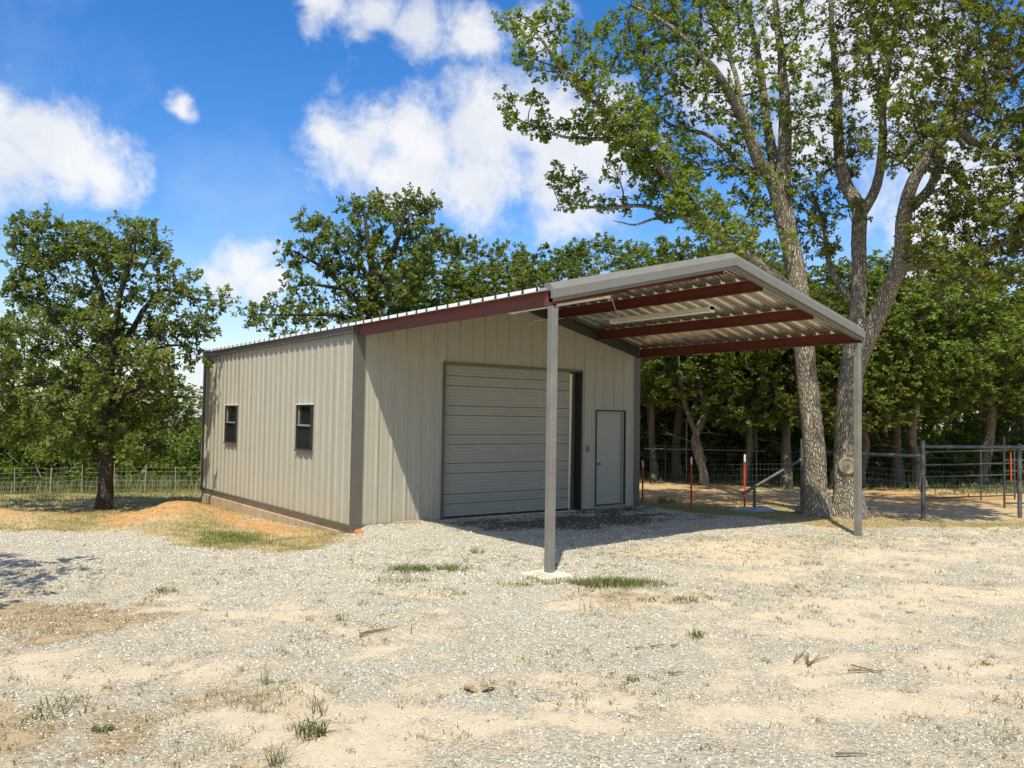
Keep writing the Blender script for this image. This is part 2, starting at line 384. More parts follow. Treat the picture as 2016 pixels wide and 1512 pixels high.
def _hash(ix, iy, s):
    h = (ix * 374761393 + iy * 668265263 + s * 1442695041) & 0xffffffff
    h = ((h ^ (h >> 13)) * 1274126177) & 0xffffffff
    return ((h ^ (h >> 16)) & 0xffff) / 65535.0

def vnoise(x, y, s=0):
    x = np.asarray(x, float); y = np.asarray(y, float)
    xi = np.floor(x).astype(np.int64); yi = np.floor(y).astype(np.int64)
    fx = x - xi; fy = y - yi
    fx = fx * fx * (3 - 2 * fx); fy = fy * fy * (3 - 2 * fy)
    a = _hash(xi, yi, s); b = _hash(xi + 1, yi, s); c = _hash(xi, yi + 1, s); d = _hash(xi + 1, yi + 1, s)
    return (a * (1 - fx) + b * fx) * (1 - fy) + (c * (1 - fx) + d * fx) * fy

def fbm(x, y, s=0, o=4):
    v = 0; a = .5; t = 0
    for i in range(o):
        v = v + a * vnoise(x * 2 ** i, y * 2 ** i, s + 17 * i); t += a; a *= .5
    return v / t

W, L, CD, H, R = 7.23, 9.2, 5.61, 3.66, 0.87      # width, length, canopy depth, eave height, ridge rise

def gauss(x, y, cx, cy, sx, sy, a=0.0):
    c, s = math.cos(a), math.sin(a)
    u = (x - cx) * c + (y - cy) * s; v = -(x - cx) * s + (y - cy) * c
    return np.exp(-.5 * ((u / sx) ** 2 + (v / sy) ** 2))

def gz(x, y):
    """height of the ground"""
    x = np.asarray(x, float); y = np.asarray(y, float)
    xs = 9.0 * smooth(9.4, 13, y)
    w = smooth(-2.2, .8, y) * smooth(.25, -.02, x - xs)
    z = -w * (.19 + .032 * np.clip(y, 0, 50))
    z = z + .33 * gauss(x, y, -1.55, 5.6, .6, 2.1, -.33)        # spread spoil beside the wall
    z = z + .42 * gauss(x, y, -6.3, 7.0, 1.5, .8, .1)            # dirt pile at the far left
    z = z + .10 * gauss(x, y, 9.6, -3.2, 1.3, 1.0)               # mound round the twin oak
    z = z + .05 * gauss(x, y, .3, -.6, .9, .5)
    z = z + .035 * (fbm(x * .7, y * .7, 3, 3) - .5) + .02 * (fbm(x * 3.1, y * 3.1, 9, 2) - .5)
    z = z + smooth(-.2, -1.2, x) * smooth(-3, -1.5, y) * (.11 * (fbm(x * 1.9, y * 1.9, 15, 4) - .5) + .04 * (fbm(x * 7, y * 7, 17, 2) - .5))
    ins = smooth(.0, .18, x) * smooth(W, W - .18, x) * smooth(.0, .18, y) * smooth(L, L - .18, y)
    return z - .35 * ins - .02 * smooth(-.5, -.05, y) * smooth(-.2, .2, x) * smooth(7.5, 7.2, x)

# ------------------------------------------------------------------ the ground
def poly_sd(x, y, P):
    """signed distance to a polygon, negative inside"""
    x = np.asarray(x, float); y = np.asarray(y, float); d = np.full(x.shape, 1e9); ins = np.zeros(x.shape, bool)
    P = np.array(P, float); n = len(P)
    for i in range(n):
        a = P[i]; b = P[(i + 1) % n]; e = b - a
        t = np.clip(((x - a[0]) * e[0] + (y - a[1]) * e[1]) / (e @ e), 0, 1)
        d = np.minimum(d, np.hypot(x - a[0] - t * e[0], y - a[1] - t * e[1]))
        if a[1] != b[1]:
            c = (a[1] > y) != (b[1] > y); ins ^= c & (x < (b[0] - a[0]) * (y - a[1]) / (b[1] - a[1]) + a[0])
    return np.where(ins, -d, d)

VERGE = [(-40, 8.5), (-12, 6.9), (-4.96, 5.0), (-3.4, 3.6), (-2.95, 1.5), (-2.6, -1.2), (-2.2, -2.15), (-1.6, -2.2), (-.9, -1.3), (-.15, -.25), (0, .1), (0, 9.3), (7.4, 9.3), (7.6, 60), (-40, 60)]
DIRT = [(-16, -1.6), (-6.6, -2.2), (-5.5, -3.0), (-4.95, -3.7), (-4.7, -5.2), (-4.45, -6.9), (-4.35, -8.2), (-4.5, -9.6), (-5.2, -14), (-16, -14)]
PEN = [(7.4, 9.3), (7.3, -.5), (7.25, -2.0), (7.75, -4.35), (7.8, -5.1), (9.6, -5.75), (11.2, -6.5), (16, -8.8), (30, -15), (60, -20), (60, 60), (7.4, 60)]
SAND = [(-3.75, -9.29, .34, .13, -.64), (-4.0, -8.75, .25, .12, -.5), (-2.66, -8.92, .42, .13, -.64), (-2.77, -9.44, .3, .08, -.64), (3.7, -5.2, 1.9, .4, -.2),
        (2.54, -6.95, .55, .2, -.5), (1.93, -8.67, .7, .16, -.6), (.3, -10.35, .3, .13, -.6), (-1.14, -10.85, .5, .22, -.6), (-4.5, -9.2, .3, .12, -.4),
        (-3.2, -9.7, .5, .1, -.64), (-.81, -6.95, .5, .14, -.5), (-1.9, -5.6, .4, .12, -.5), (-2.0, -10.3, .45, .1, -.62), (.6, -9.4, .6, .14, -.6), (5.8, -7.2, 1.2, .25, -.5),
        (-3.3, -7.4, .4, .12, -.5), (-.6, -9.9, .4, .1, -.6), (3.9, -8.9, .8, .2, -.6), (-1.6, -3.4, .35, .2, -.4)]

def zones(x, y):
    n = fbm(x * .9, y * .9, 21, 4) - .5; n2 = fbm(x * 3.3, y * 3.3, 33, 4) - .5; n3 = fbm(x * .35 + 5, y * .35, 41, 3) - .5
    verge = smooth(.28, -.28, poly_sd(x, y, VERGE) + 1.0 * n2 + .5 * n)
    dirt = smooth(.3, -.45, poly_sd(x, y, DIRT) + 1.5 * n + 1.1 * n2)
    pen = smooth(.2, -.25, poly_sd(x, y, PEN) + .5 * n2 + .5 * n)
    sand = 0 * x
    wx = x + 1.1 * (fbm(x * 1.1, y * 1.1, 61, 4) - .5); wy = y + 1.1 * (fbm(x * 1.1, y * 1.1, 63, 4) - .5)
    for cx, cy, sx, sy, a in SAND: sand = np.maximum(sand, gauss(wx, wy, cx, cy, sx * .95, sy * 1.5, a))
    st = fbm(x * 1.3 - y * .9, (x * .9 + y * 1.3) * 3.4, 57, 4) - .5
    sand = smooth(.15, .85, sand * .85 + 1.1 * n2 + 1.0 * st + .5 * n)
    base = .74 + 1.0 * n + 1.1 * n2 + .6 * n3 + .7 * (fbm(x * 1.3 - y * .9, (x * .9 + y * 1.3) * 3.4, 57, 4) - .5)
    near = smooth(-4, -8, y - .3 * x)                    # trodden thinner near the photographer
    base = base - .22 * near
    gravel = np.clip(base, 0, 1) * (1 - .85 * sand) * (1 - verge) * (1 - pen)
    gravel = gravel * (1 - dirt * smooth(-.22, .14, .6 - dirt + n2 * 1.6))
    front = gauss(x, y, .6, -2.4, 2.0, 1.3) + gauss(x, y, .2, -5.2, 1.1, .7)
    gravel = np.clip(gravel + .6 * front * (1 - verge), 0, 1)
    heap = smooth(1.3, .5, np.abs(x - 1.)) * smooth(-1.3, -.6, y) * (y < .1)
    gravel = np.maximum(gravel, heap * .9)
    green = verge * np.clip(.66 + 1.3 * n + 1.3 * n2, .12, 1)
    green = np.maximum(green, verge * (gauss(x, y, -1.9, .9, .5, 1.1, -.2) + .0))
    green = np.maximum(green, verge * smooth(11, 15, y) * .8)
    orange = verge * np.clip(1.6 * gauss(x, y, -1.7, 6.6, .65, 2.4, -.42) + 1.3 * gauss(x, y, -.65, 2.9, .35, 1.7, -.05) + 1.3 * gauss(x, y, -6.0, 6.8, 1.3, .8, .1)
                             + .8 * gauss(x, y, -.75, -.7, .35, .35) + 1.9 * n2 + 1.1 * n, 0, 1) * .92
    orange = np.maximum(orange, pen * np.clip(.40 + .8 * n3 + .9 * n2, 0, .75) * smooth(26, 18, x))
    green = np.maximum(green * (1 - .75 * orange), pen * np.clip(.9 * gauss(x, y, 8.4, -3.6, 1.3, 1.6) + .9 * gauss(x, y, 7.6, -.4, .5, 1.8) + .8 * gauss(x, y, 11, -6.1, 3, .5, -.5) + n2 * .5 - .1, 0, 1))
    brown = dirt * np.clip(.28 + 1.9 * n + 1.3 * n2, 0, 1) + .8 * smooth(.3, .7, gauss(x, y, -5.6, -4.7, 1.1, .5, -.3) + n2)
    brown = brown + (1 - verge) * (1 - pen) * np.clip(.75 * gauss(x, y, .1, -7.1, .8, .35, -.5) + .6 * gauss(x, y, -4.5, -8.3, .3, .5) + .5 * gauss(x, y, 5.5, -6.0, 1.0, .35, -.4) + .7 * gauss(x, y, 8.3, -4.9, .8, .5) + n2 * .55 - .06, 0, 1)
    brown = np.maximum(brown, pen * np.clip(1.1 * gauss(x, y, 8.6, -4.6, 1.0, .7) + .8 * gauss(x, y, 9.5, -5.4, 1.6, .4, -.4) + 1.2 * n2, 0, 1))
    brown = np.maximum(brown, .55 * gauss(x, y, .35, -6.6, .4, .2, -.5))
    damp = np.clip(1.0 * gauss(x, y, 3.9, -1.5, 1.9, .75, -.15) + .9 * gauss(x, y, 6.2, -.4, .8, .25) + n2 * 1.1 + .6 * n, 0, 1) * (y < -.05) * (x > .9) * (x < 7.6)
    litter = smooth(15, 21, x + .75 * y + 4 * n) * smooth(7, 8.5, x) + smooth(17.5, 19, y - .2 * x) * smooth(8, 7, x) * .7
    return [np.clip(k, 0, 1) for k in (gravel, green, orange, brown, damp, np.clip(litter, 0, 1))]

def pen_of(x, y): return smooth(.3, -.3, poly_sd(x, y, PEN) + .5 * (fbm(x * 3.3, y * 3.3, 33, 4) - .5))

def verge_of(x, y): return smooth(.3, -.3, poly_sd(x, y, VERGE) + .5 * (fbm(x * 3.3, y * 3.3, 33, 4) - .5))

def axis(lo, a, b, hi, step):
    core = np.arange(a, b, step); r = [b]; s = step
    while r[-1] < hi: s *= 1.22; r.append(r[-1] + s)
    l = [a]; s = step
    while l[-1] > lo: s *= 1.22; l.append(l[-1] - s)
    return np.array(l[1:][::-1] + core.tolist() + r)
gx = axis(-400, -8, 12, 400, .085); gy = axis(-200, -12.5, 8, 400, .085)
GX, GY = np.meshgrid(gx, gy); GZ = gz(GX, GY)
Zs = zones(GX.ravel(), GY.ravel()); one = np.ones(GX.size)
GZ = GZ + .006 * (np.clip(Zs[0], 0, 1).reshape(GX.shape)) * (fbm(GX * 7, GY * 7, 5, 2))
nx, ny = len(gx), len(gy)
ii = (np.arange(ny - 1)[:, None] * nx + np.arange(nx - 1)[None, :]).ravel()
GF = np.stack([ii, ii + 1, ii + nx + 1, ii + nx], -1)
gme = np_mesh('ground', np.stack([GX.ravel(), GY.ravel(), GZ.ravel()], -1), GF,
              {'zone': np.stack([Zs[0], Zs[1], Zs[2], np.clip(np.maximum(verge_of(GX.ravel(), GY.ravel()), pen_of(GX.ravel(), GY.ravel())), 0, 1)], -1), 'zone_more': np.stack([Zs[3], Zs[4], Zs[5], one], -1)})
tag(obj('ground', gme, M_GROUND, smooth_=True), 'pale gravel yard with sandy bare patches, straw grass verge and orange soil', kind='structure')

# ------------------------------------------------------------------ the metal building with its canopy
HALF = W / 2
def roofline(x): return H + R * (1 - abs(x - HALF) / HALF)

B = empty('metal_building', (0, 0, 0), 'tan ribbed metal workshop with roll-up door and open front canopy on grey posts', 'building')

def rib_profile(u0, u1, h=.03, extra=(), wd=1.):
    """ribbed sheet: (u, offset) along the sheet, ribs about .305 apart"""
    n = max(1, round((u1 - u0) / .305)); p = (u1 - u0) / n; pts = [(u0, 0.)]
    for k in range(n):
        c = u0 + (k + .5) * p
        for du, o in ((-.036 * wd, 0), (-.014 * wd, h), (.014 * wd, h), (.036 * wd, 0), (p * .33 - .016, 0), (p * .33 - .008, .006), (p * .33 + .008, .006), (p * .33 + .016, 0)):
            if c + du < u1: pts.append((c + du, o))
        if k < n - 1:
            for du in (-.33 * p,):
                cc = c + p + du
                pts += [(cc - .016, 0), (cc - .008, .006), (cc + .008, .006), (cc + .016, 0)]
    pts.append((u1, 0.)); pts = sorted(pts)
    for e in extra:
        if u0 < e < u1:
            for i in range(len(pts) - 1):
                if pts[i][0] < e < pts[i + 1][0]:
                    t = (e - pts[i][0]) / (pts[i + 1][0] - pts[i][0]); pts.insert(i + 1, (e, pts[i][1] + t * (pts[i + 1][1] - pts[i][1]))); break
    return pts

def wall_panels(axis_, total, place, ztop, openings):
    n = round(total / .92); w = total / n
    ex = [e for o in openings for e in o[:2]]
    for k in range(n):
        a, b = k * w, (k + 1) * w
        pts = rib_profile(a, b, .03, ex + [total / 2]); m = MB()
        for (ua, oa), (ub, ob) in zip(pts[:-1], pts[1:]):
            mid = (ua + ub) / 2; iv = [(0., None)]
            for (p0, p1, z0, z1) in openings:
                if p0 < mid < p1:
                    iv = ([(0., z0)] if z0 > .01 else []) + [(z1, None)]
            for z0, z1 in iv:
                za, zb = (ztop(ua), ztop(ub)) if z1 is None else (z1, z1)
                lap = .0015 * (k % 2)
                m.add([place(ua, oa + lap, z0), place(ub, ob + lap, z0), place(ub, ob + lap, zb), place(ua, oa + lap, za)], [(0, 1, 2, 3)])
        if m.v:
            me = bpy.data.meshes.new('wall_panel'); me.from_pydata(m.v, [], m.f); obj('wall_panel', me, M_WALL, B)

WIN = [(1.885, 2.67, 1.285, 2.205), (6.475, 7.31, 1.285, 2.205)]
RUD = (1.89, 5.44, 0., 3.04); WKD = (5.89, 6.79, .06, 2.2)
wall_panels('y', L, lambda u, o, z: (-o, u, z), lambda u: H - .03, WIN)
wall_panels('x', W, lambda u, o, z: (u, -o, z), lambda u: roofline(u) - .05, [RUD, WKD])
wall_panels('y', L, lambda u, o, z: (W + o, u, z), lambda u: H - .03, [])
wall_panels('x', W, lambda u, o, z: (u, L + o, z), lambda u: roofline(u) - .05, [])

# rows of screw heads along the girts
def screws(pts, out):
    m = MB()
    for p in pts:
        c = Vector(p); o = Vector(out); a = Vector((0, 0, 1)); b = o.cross(a); r = .010
        m.add([tuple(c + b * (r * math.cos(t)) + a * (r * math.sin(t)) + o * .0) for t in (.0, 1.57, 3.14, 4.71)] + [tuple(c + o * .007)], [(0, 1, 4), (1, 2, 4), (2, 3, 4), (3, 0, 4)])
    tag(m.build('screw_heads', M_DARK, B), kind='stuff')
def clear_of(u, z, ops): return all(not (p0 - .08 < u < p1 + .08 and z0 - .06 < z < z1 + .06) for p0, p1, z0, z1 in ops)
screws([(-.001, .07 + .3067 * k, z) for k in range(30) for z in (.09, 1.14, 2.27, 3.2) if clear_of(.07 + .3067 * k, z, WIN)], (-1, 0, 0))
screws([(.25 + .3013 * k, -.001, z) for k in range(23) for z in (.09, 1.14, 2.27, 3.2) if clear_of(.25 + .3013 * k, z, [RUD, WKD])], (0, -1, 0))
# foundation: slab with a lower ledge poured wider
m = MB(); m.box((-.015, -.015, -.7), (W + .015, L + .015, -.035)); m.build('foundation', M_CONC, B, bevel=.006)
m = MB(); m.box((-.07, .5, -.75), (-.0155, L - .2, -.14)); m.build('foundation_ledge', M_CONC, B, bevel=.01)
m = MB(); m.box((.1, .1, -.034), (W - .1, L - .1, -.012)); m.build('floor_slab', M_CONC2, B)
# trims at the foot, the corners and under the eaves
m = MB(); m.box((-.055, -.05, -.05), (-.002, L + .05, .012)); m.build('base_trim', M_TRIM, B)
m = MB(); m.box((W + .002, -.05, -.05), (W + .055, L + .05, .012)); m.build('base_trim', M_TRIM, B)
for a, b in ((-.001, 1.885), (5.445, 5.885), (6.795, W + .001)):
    m = MB(); m.box((a, -.055, -.05), (b, -.003, .012)); m.build('base_trim', M_TRIM, B)
for x0, x1, y0, y1 in ((-.042, .15, -.045, .07), (W - .15, W + .042, -.045, .07), (-.042, .1, L - .09, L + .045), (W - .1, W + .042, L - .07, L + .045)):
    m = MB(); m.box((x0, y0, .013), (x1, y1, H - .145)); m.build('corner_trim', M_TRIM, B, bevel=.004)
for x0, x1 in ((-.085, .03), (W - .03, W + .085)):
    m = MB(); m.box((x0, -.012, H - .142), (x1, L + .04, H - .006)); m.build('eave_trim', M_TRIM, B)
for s in (0, 1):                                        # dark strip along the top of the front wall, under the roof
    xa, xb = ((.155, HALF) if s == 0 else (HALF, W - .155))
    for yy0, yy1 in ((-.048, -.002), (L + .002, L + .048)):
        m = MB()
        m.prism(lambda x: [(x, yy0, roofline(x) - .20), (x, yy1, roofline(x) - .20), (x, yy1, roofline(x) - .035), (x, yy0, roofline(x) - .035)], xa, xb)
        m.build('gable_trim', M_BEAM, B)

# windows on the long wall
def window(y0, y1, z0, z1):
    f = MB()
    for a, b in (((-.05, y0, z1 - .03), (.06, y1, z1)), ((-.05, y0, z0), (.06, y1, z0 + .03)), ((-.05, y0, z0 + .03), (.06, y0 + .03, z1 - .03)), ((-.05, y1 - .03, z0 + .03), (.06, y1, z1 - .03))): f.box(a, b)
    w = f.build('window', M_DARK, B)
    s = MB(); s.box((-.068, y0 - .035, z0 - .035), (-.012, y1 + .035, z0 - .002)); s.build('window_sill', M_TRIM, w)
    s = MB(); s.box((-.058, y0 - .02, z1 + .002), (-.012, y1 + .02, z1 + .02)); s.build('window_head', M_WHITE, w)
    ym, zm = (y0 + y1) / 2, (z0 + z1) / 2 + .04
    s = MB(); s.box((-.034, y0 + .032, zm - .018), (-.004, y1 - .032, zm + .018)); s.build('meeting_rail', plain_alu, w)
    for side in (y1 - .055, ):
        s = MB(); s.box((-.02, side - .012, zm + .02), (.0, side + .012, z1 - .032)); s.build('sash_stile', plain_alu, w)
    s = MB(); s.box((.004, y0 + .031, zm + .005), (.01, y1 - .031, z1 - .031)); s.build('pane', M_GLASS, w)
    s = MB(); s.box((-.004, y0 + .031, z0 + .031), (.002, y1 - .031, zm - .019)); s.build('insect_screen', M_SCREEN, w)
    s = MB(); s.box((.0, y0 + .07, zm + .22), (.0035, y0 + .13, z1 - .06)); s.build('sticker', M_WHITE, w)
plain_alu = plain('bronze_aluminium', (.30, .29, .27), .4, .2, .05)
for q in WIN: window(*q)

# roll-up door: slats between two joints each, shallow corrugation on every slat
D = MB()
D.box((1.945, .135, .0), (1.985, .20, 3.03)); 
door = D.build('roll_up_door', M_WHITE, B)
seams = [3.05, 2.83, 2.63, 2.23, 2.04, 1.65, 1.46, 1.08, .88, .47, .28, .015]
for zt, zb in zip(seams[:-1], seams[1:]):
    zt -= .004; zb += .004; n = max(2, round((zt - zb) / .066)); p = (zt - zb) / n; pr = [(zb, .165), (zb + .003, .150)]
    for k in range(n):
        z = zb + k * p
        pr += [(z + p * .12 + .003, .150), (z + p * .78, .150), (z + p * .85, .1555), (z + p * .95, .1555)]
    pr = [q for q in pr if q[0] < zt - .003] + [(zt - .003, .150), (zt, .165)]
    m = MB()
    for (za, ya), (zc, yc) in zip(pr[:-1], pr[1:]): m.add([(1.93, ya, za), (5.25, ya, za), (5.25, yc, zc), (1.93, yc, zc)], [(0, 1, 2, 3)])
    me = bpy.data.meshes.new('door_slat'); me.from_pydata(m.v, [], m.f); obj('door_slat', me, M_DOOR, door)
m = MB(); m.box((1.9, .17, 0), (5.43, .19, 3.03)); m.build('seam_backing', M_TRIM, door)
m = MB(); m.prism(lambda z: [(5.235 + .012 * (1 - z / 3), .12, z), (5.27 + .03 * (z / 3), .12, z), (5.27 + .03 * (z / 3), .149, z), (5.235 + .012 * (1 - z / 3), .149, z)], .01, 3.0); m.build('door_guide', M_CREAM, door)
m = MB(); m.box((1.93, .125, -.005), (5.25, .1485, .035)); m.build('bottom_bar', M_DARK, door)
m = MB(); m.box((1.86, -.052, .013), (1.905, .2, 3.045)); m.build('door_jamb', M_TRIM, B)
m = MB(); m.box((5.425, -.052, .013), (5.465, .2, 3.045)); m.build('door_jamb', M_DARK, B)
m = MB(); m.box((1.86, -.054, 3.046), (5.465, .2, 3.085)); m.build('door_header', M_TRIM, B)

# walk door
m = MB()
for a, b in (((5.875, -.05, .05), (5.905, .1, 2.215)), ((6.775, -.05, .05), (6.805, .1, 2.215)), ((5.905, -.05, 2.185), (6.775, .1, 2.215))): m.box(a, b)
wd = m.build('walk_door', M_DARK, B)
m = MB()
for a, b in (((5.906, -.012, .07), (5.945, .09, 2.184)), ((6.735, -.012, .07), (6.774, .09, 2.184)), ((5.945, -.012, 2.15), (6.735, .09, 2.184))): m.box(a, b)
m.build('door_frame', M_WALKDOOR, wd)
m = MB(); m.box((5.95, .03, .085), (6.73, .075, 2.146)); m.build('door_leaf', M_WALKDOOR, wd, bevel=.003)
m = MB(); m.tube([(6.0, .03, 1.0), (6.0, .012, 1.0), (6.0, .01, 1.0), (6.0, -.015, 1.0)], .016, 10); m.tube([(6.0, -.012, 1.0), (6.0, -.02, 1.0), (6.0, -.045, 1.0), (6.0, -.05, 1.0)], .031, 12); m.build('knob', M_STEEL, wd, smooth_=True)
m = MB(); m.box((5.91, -.03, .045), (6.77, .09, .069)); m.build('threshold', M_STEEL, wd)

# canopy purlins: C sections running out to the front rafter
def c_section(x, zt, s, y0=-CD + .08, y1=-.05, d=.2, f=.065):
    """web at x, flanges towards s"""
    m = MB(); t = .004
    pr = [(0, 0), (s * f, 0), (s * f, -.02), (s * (f - t), -.02), (s * (f - t), -t), (s * t, -t), (s * t, -d + t), (s * (f - t), -d + t), (s * (f - t), -d + .02), (s * f, -d + .02), (s * f, -d), (0, -d)]
    m.prism(lambda y: [(x + a, y, zt + b) for a, b in pr], y0, y1, caps=False); return m
for x, s in ((1.36, 1), (2.77, 1), (3.47, 1), (4.46, -1), (5.87, -1)):
    c_section(x, roofline(x) - .012, s).build('purlin', M_RED, B)
c_section(.0, H - .004, 1, -CD - .0, -.05).build('eave_purlin', M_RED, B)
c_section(W - .0, H - .004, -1, -CD - .0, -.05).build('eave_purlin', M_RED, B)
# dark end beam on the wall that carries the purlins
for xa, xb in ((.12, HALF), (HALF, W - .12)):
    m = MB(); m.prism(lambda x: [(x, -.135, roofline(x) - .215), (x, -.049, roofline(x) - .215), (x, -.049, roofline(x) - .205), (x, -.127, roofline(x) - .205), (x, -.127, roofline(x) - .04), (x, -.135, roofline(x) - .04)], xa, xb)
    m.build('wall_rafter', M_BEAM, B)

# front rafter and its rake trim
for s, (xa, xb) in enumerate(((-.0, HALF), (HALF, W + .0))):
    m = MB(); m.prism(lambda x: [(x, -CD + q, roofline(x) + z) for q, z in ((0, -.165), (.075, -.165), (.075, -.028), (0, -.028))], xa, xb); m.build('front_rafter', M_RAKE, B)
    xa, xb = (xa - .035, xb) if s == 0 else (xa, xb + .035)
    m = MB(); m.prism(lambda x: [(x, -CD + q, roofline(x) + z) for q, z in ((-.055, -.115), (-.055, 0), (.02, .092), (.13, .092), (.13, .04), (-.003, -.015), (-.003, -.115))], xa, xb); m.build('rake_trim', M_RAKE, B)

# posts
for x0 in (0., W - .102):
    zb = float(gz(x0 + .05, -CD + .05))
    m = MB(); m.box((x0, -CD, zb - .3), (x0 + .102, -CD + .102, (H - .206 if x0 == 0 else H - .206))); p = m.build('post', M_POST, B, bevel=.006)
    m = MB(); m.box((x0 - .012, -CD - .012, zb + .008), (x0 + .114, -CD + .114, zb + .02)); m.build('base_plate', M_TRIM, p)
fz = float(gz(.05, -CD + .05))
m = MB(); m.box((-.26, -CD - .22, fz - .2), (.22, -CD + .26, fz + .045)); 
m.build('footing', M_CONC2, B, bevel=.02)

# roof sheets, each running from the eave to the ridge
n = 16; yb0, yb1 = -CD + .1, L + .12; wv = (yb1 - yb0) / n
for k in range(n):
    pts = rib_profile(yb0 + k * wv, yb0 + (k + 1) * wv, .04, (), 1.45)
    for s in (0, 1):
        m = MB(); e = -.115 if s == 0 else W + .115
        ze = H + R * (-.115 / HALF)
        for (ya, oa), (yc, oc) in zip(pts[:-1], pts[1:]):
            m.add([(e, ya, ze + oa + .003), (e, yc, ze + oc + .003), (HALF, yc, H + R + oc + .003), (HALF, ya, H + R + oa + .003)], [(0, 1, 2, 3)])
        me = bpy.data.meshes.new('roof_panel'); me.from_pydata(m.v, [], m.f); obj('roof_panel', me, M_ZINC, B)
m = MB()
for s in (-1, 1): m.prism(lambda y: [(HALF, y, H + R + .045), (HALF + s * .2, y, H + R + .045 - .2 * R / HALF), (HALF + s * .2, y, H + R + .032 - .2 * R / HALF), (HALF, y, H + R + .032)], yb0 + .06, yb1)
m.build('ridge_cap', M_DRIP, B)
for x0 in (-.125, W + .117):
    m = MB(); m.box((x0, yb0 + .03, H - .022), (x0 + .008, yb1, H + .028)); m.build('drip_edge', M_DRIP, B)
m = MB()
for k in range(n * 3 + 1):
    y = yb0 + .06 + k * (yb1 - yb0) / (n * 3)
    if y < yb1: m.prism(lambda x: [(x, y - .026, H - .02), (x, y + .026, H - .02), (x, y + .011, H + .036), (x, y - .011, H + .036)], -.1335, -.1255)
tag(m.build('rib_opening_shade', M_DARK, B), kind='stuff')  # dark caps that paint the shade inside the open rib ends
m = MB(); m.box((-.05, L + .05, H - .30), (.12, L + .16, H - .12)); m.box((-.03, L + .06, -.1), (.03, L + .13, H - .30)); m.build('downspout', M_WHITE, B)

# ------------------------------------------------------------------ things fixed to or lying by the building
def tube_light(x, ya, yb, za, zb, label):
    t = empty('fluorescent_light', (x, (ya + yb) / 2, (za + zb) / 2), label, 'light', 'strip lights under the canopy')
    ln = yb - ya; sl = (zb - za) / ln
    P = lambda y, dx, dz: (dx, y, sl * y + dz)
    m = MB(); m.prism(lambda y: [P(y, -.05, .03), P(y, .05, .03), P(y, .065, -.018), P(y, .05, -.028), P(y, -.05, -.028), P(y, -.065, -.018)], -ln / 2, ln / 2); m.build('housing', M_CREAM, t)
    for dx in (-.035, .035):
        m = MB(); m.tube([P(-ln / 2 + .04, dx, -.05), P(0, dx, -.05), P(ln / 2 - .04, dx, -.05)], .02, 8); m.build('tube', M_WHITE, t, smooth_=True)
    for e in (-1, 1):
        m = MB(); yy = e * (ln / 2 - .02); m.box((-.068, yy - .02, sl * yy - .072), (.068, yy + .02, sl * yy + .032)); m.build('end_cap', M_CREAM, t)
    for e in (-1, 1):
        m = MB(); yy = e * ln * .3; up_ = roofline(x) - .012 - (za + zb) / 2 - sl * yy
        m.tube([(0, yy, sl * yy + .02), (0, yy, max(sl * yy + .03, up_))], .004, 4); m.build('hanger', M_WIRE, t)
tube_light(1.75, -4.76, -2.34, 3.885, 3.87, 'long strip light partly hidden by the front left canopy post')
tube_light(4.55, -4.42, -1.92, 3.955, 3.955, 'strip light hanging under the middle red purlins of the canopy')
m = MB(); m.tube(catmull([(1.75, -4.3, 3.9), (2.6, -3.9, 4.02), (3.6, -3.0, 4.0), (4.5, -2.2, 3.97)], .1), .006, 5); tag(m.build('power_cord', M_WHITE), 'white cord strung between the two strip lights', 'cord')
m = MB(); m.tube(catmull([(3.92, -.06, 3.95), (4.0, -.18, 4.05), (4.2, -.3, 4.08), (4.4, -.4, 4.1), (4.5, -.9, 4.13), (4.5, -1.7, 4.0), (4.55, -1.92, 3.98)], .06), .007, 5); tag(m.build('supply_cord', M_CREAM), 'pale cord coming out at the top of the front wall', 'cord')
eb = empty('outlet_box', (5.69, -.035, 1.35), 'small grey switch box on the wall left of the walk door', 'outlet box')
m = MB(); m.box((-.05, -.05, -.065), (.05, .0, .065)); m.build('box_body', M_WALKDOOR, eb, bevel=.004)
m = MB(); m.box((-.058, -.07, -.06), (-.02, -.0505, .06)); m.build('flip_cover', M_WALKDOOR, eb, bevel=.004)
bz = float(gz(1.15, -.15))
m = MB(); m.box((-.45, -.07, -.02), (.45, .07, .02)); o = m.build('loose_board', M_WOOD, None, (1.22, -.135, .012), bevel=.004); o.rotation_euler = (0.1, .012, .05)
tag(o, 'weathered board lying along the foot of the front wall left of the big door', 'board')

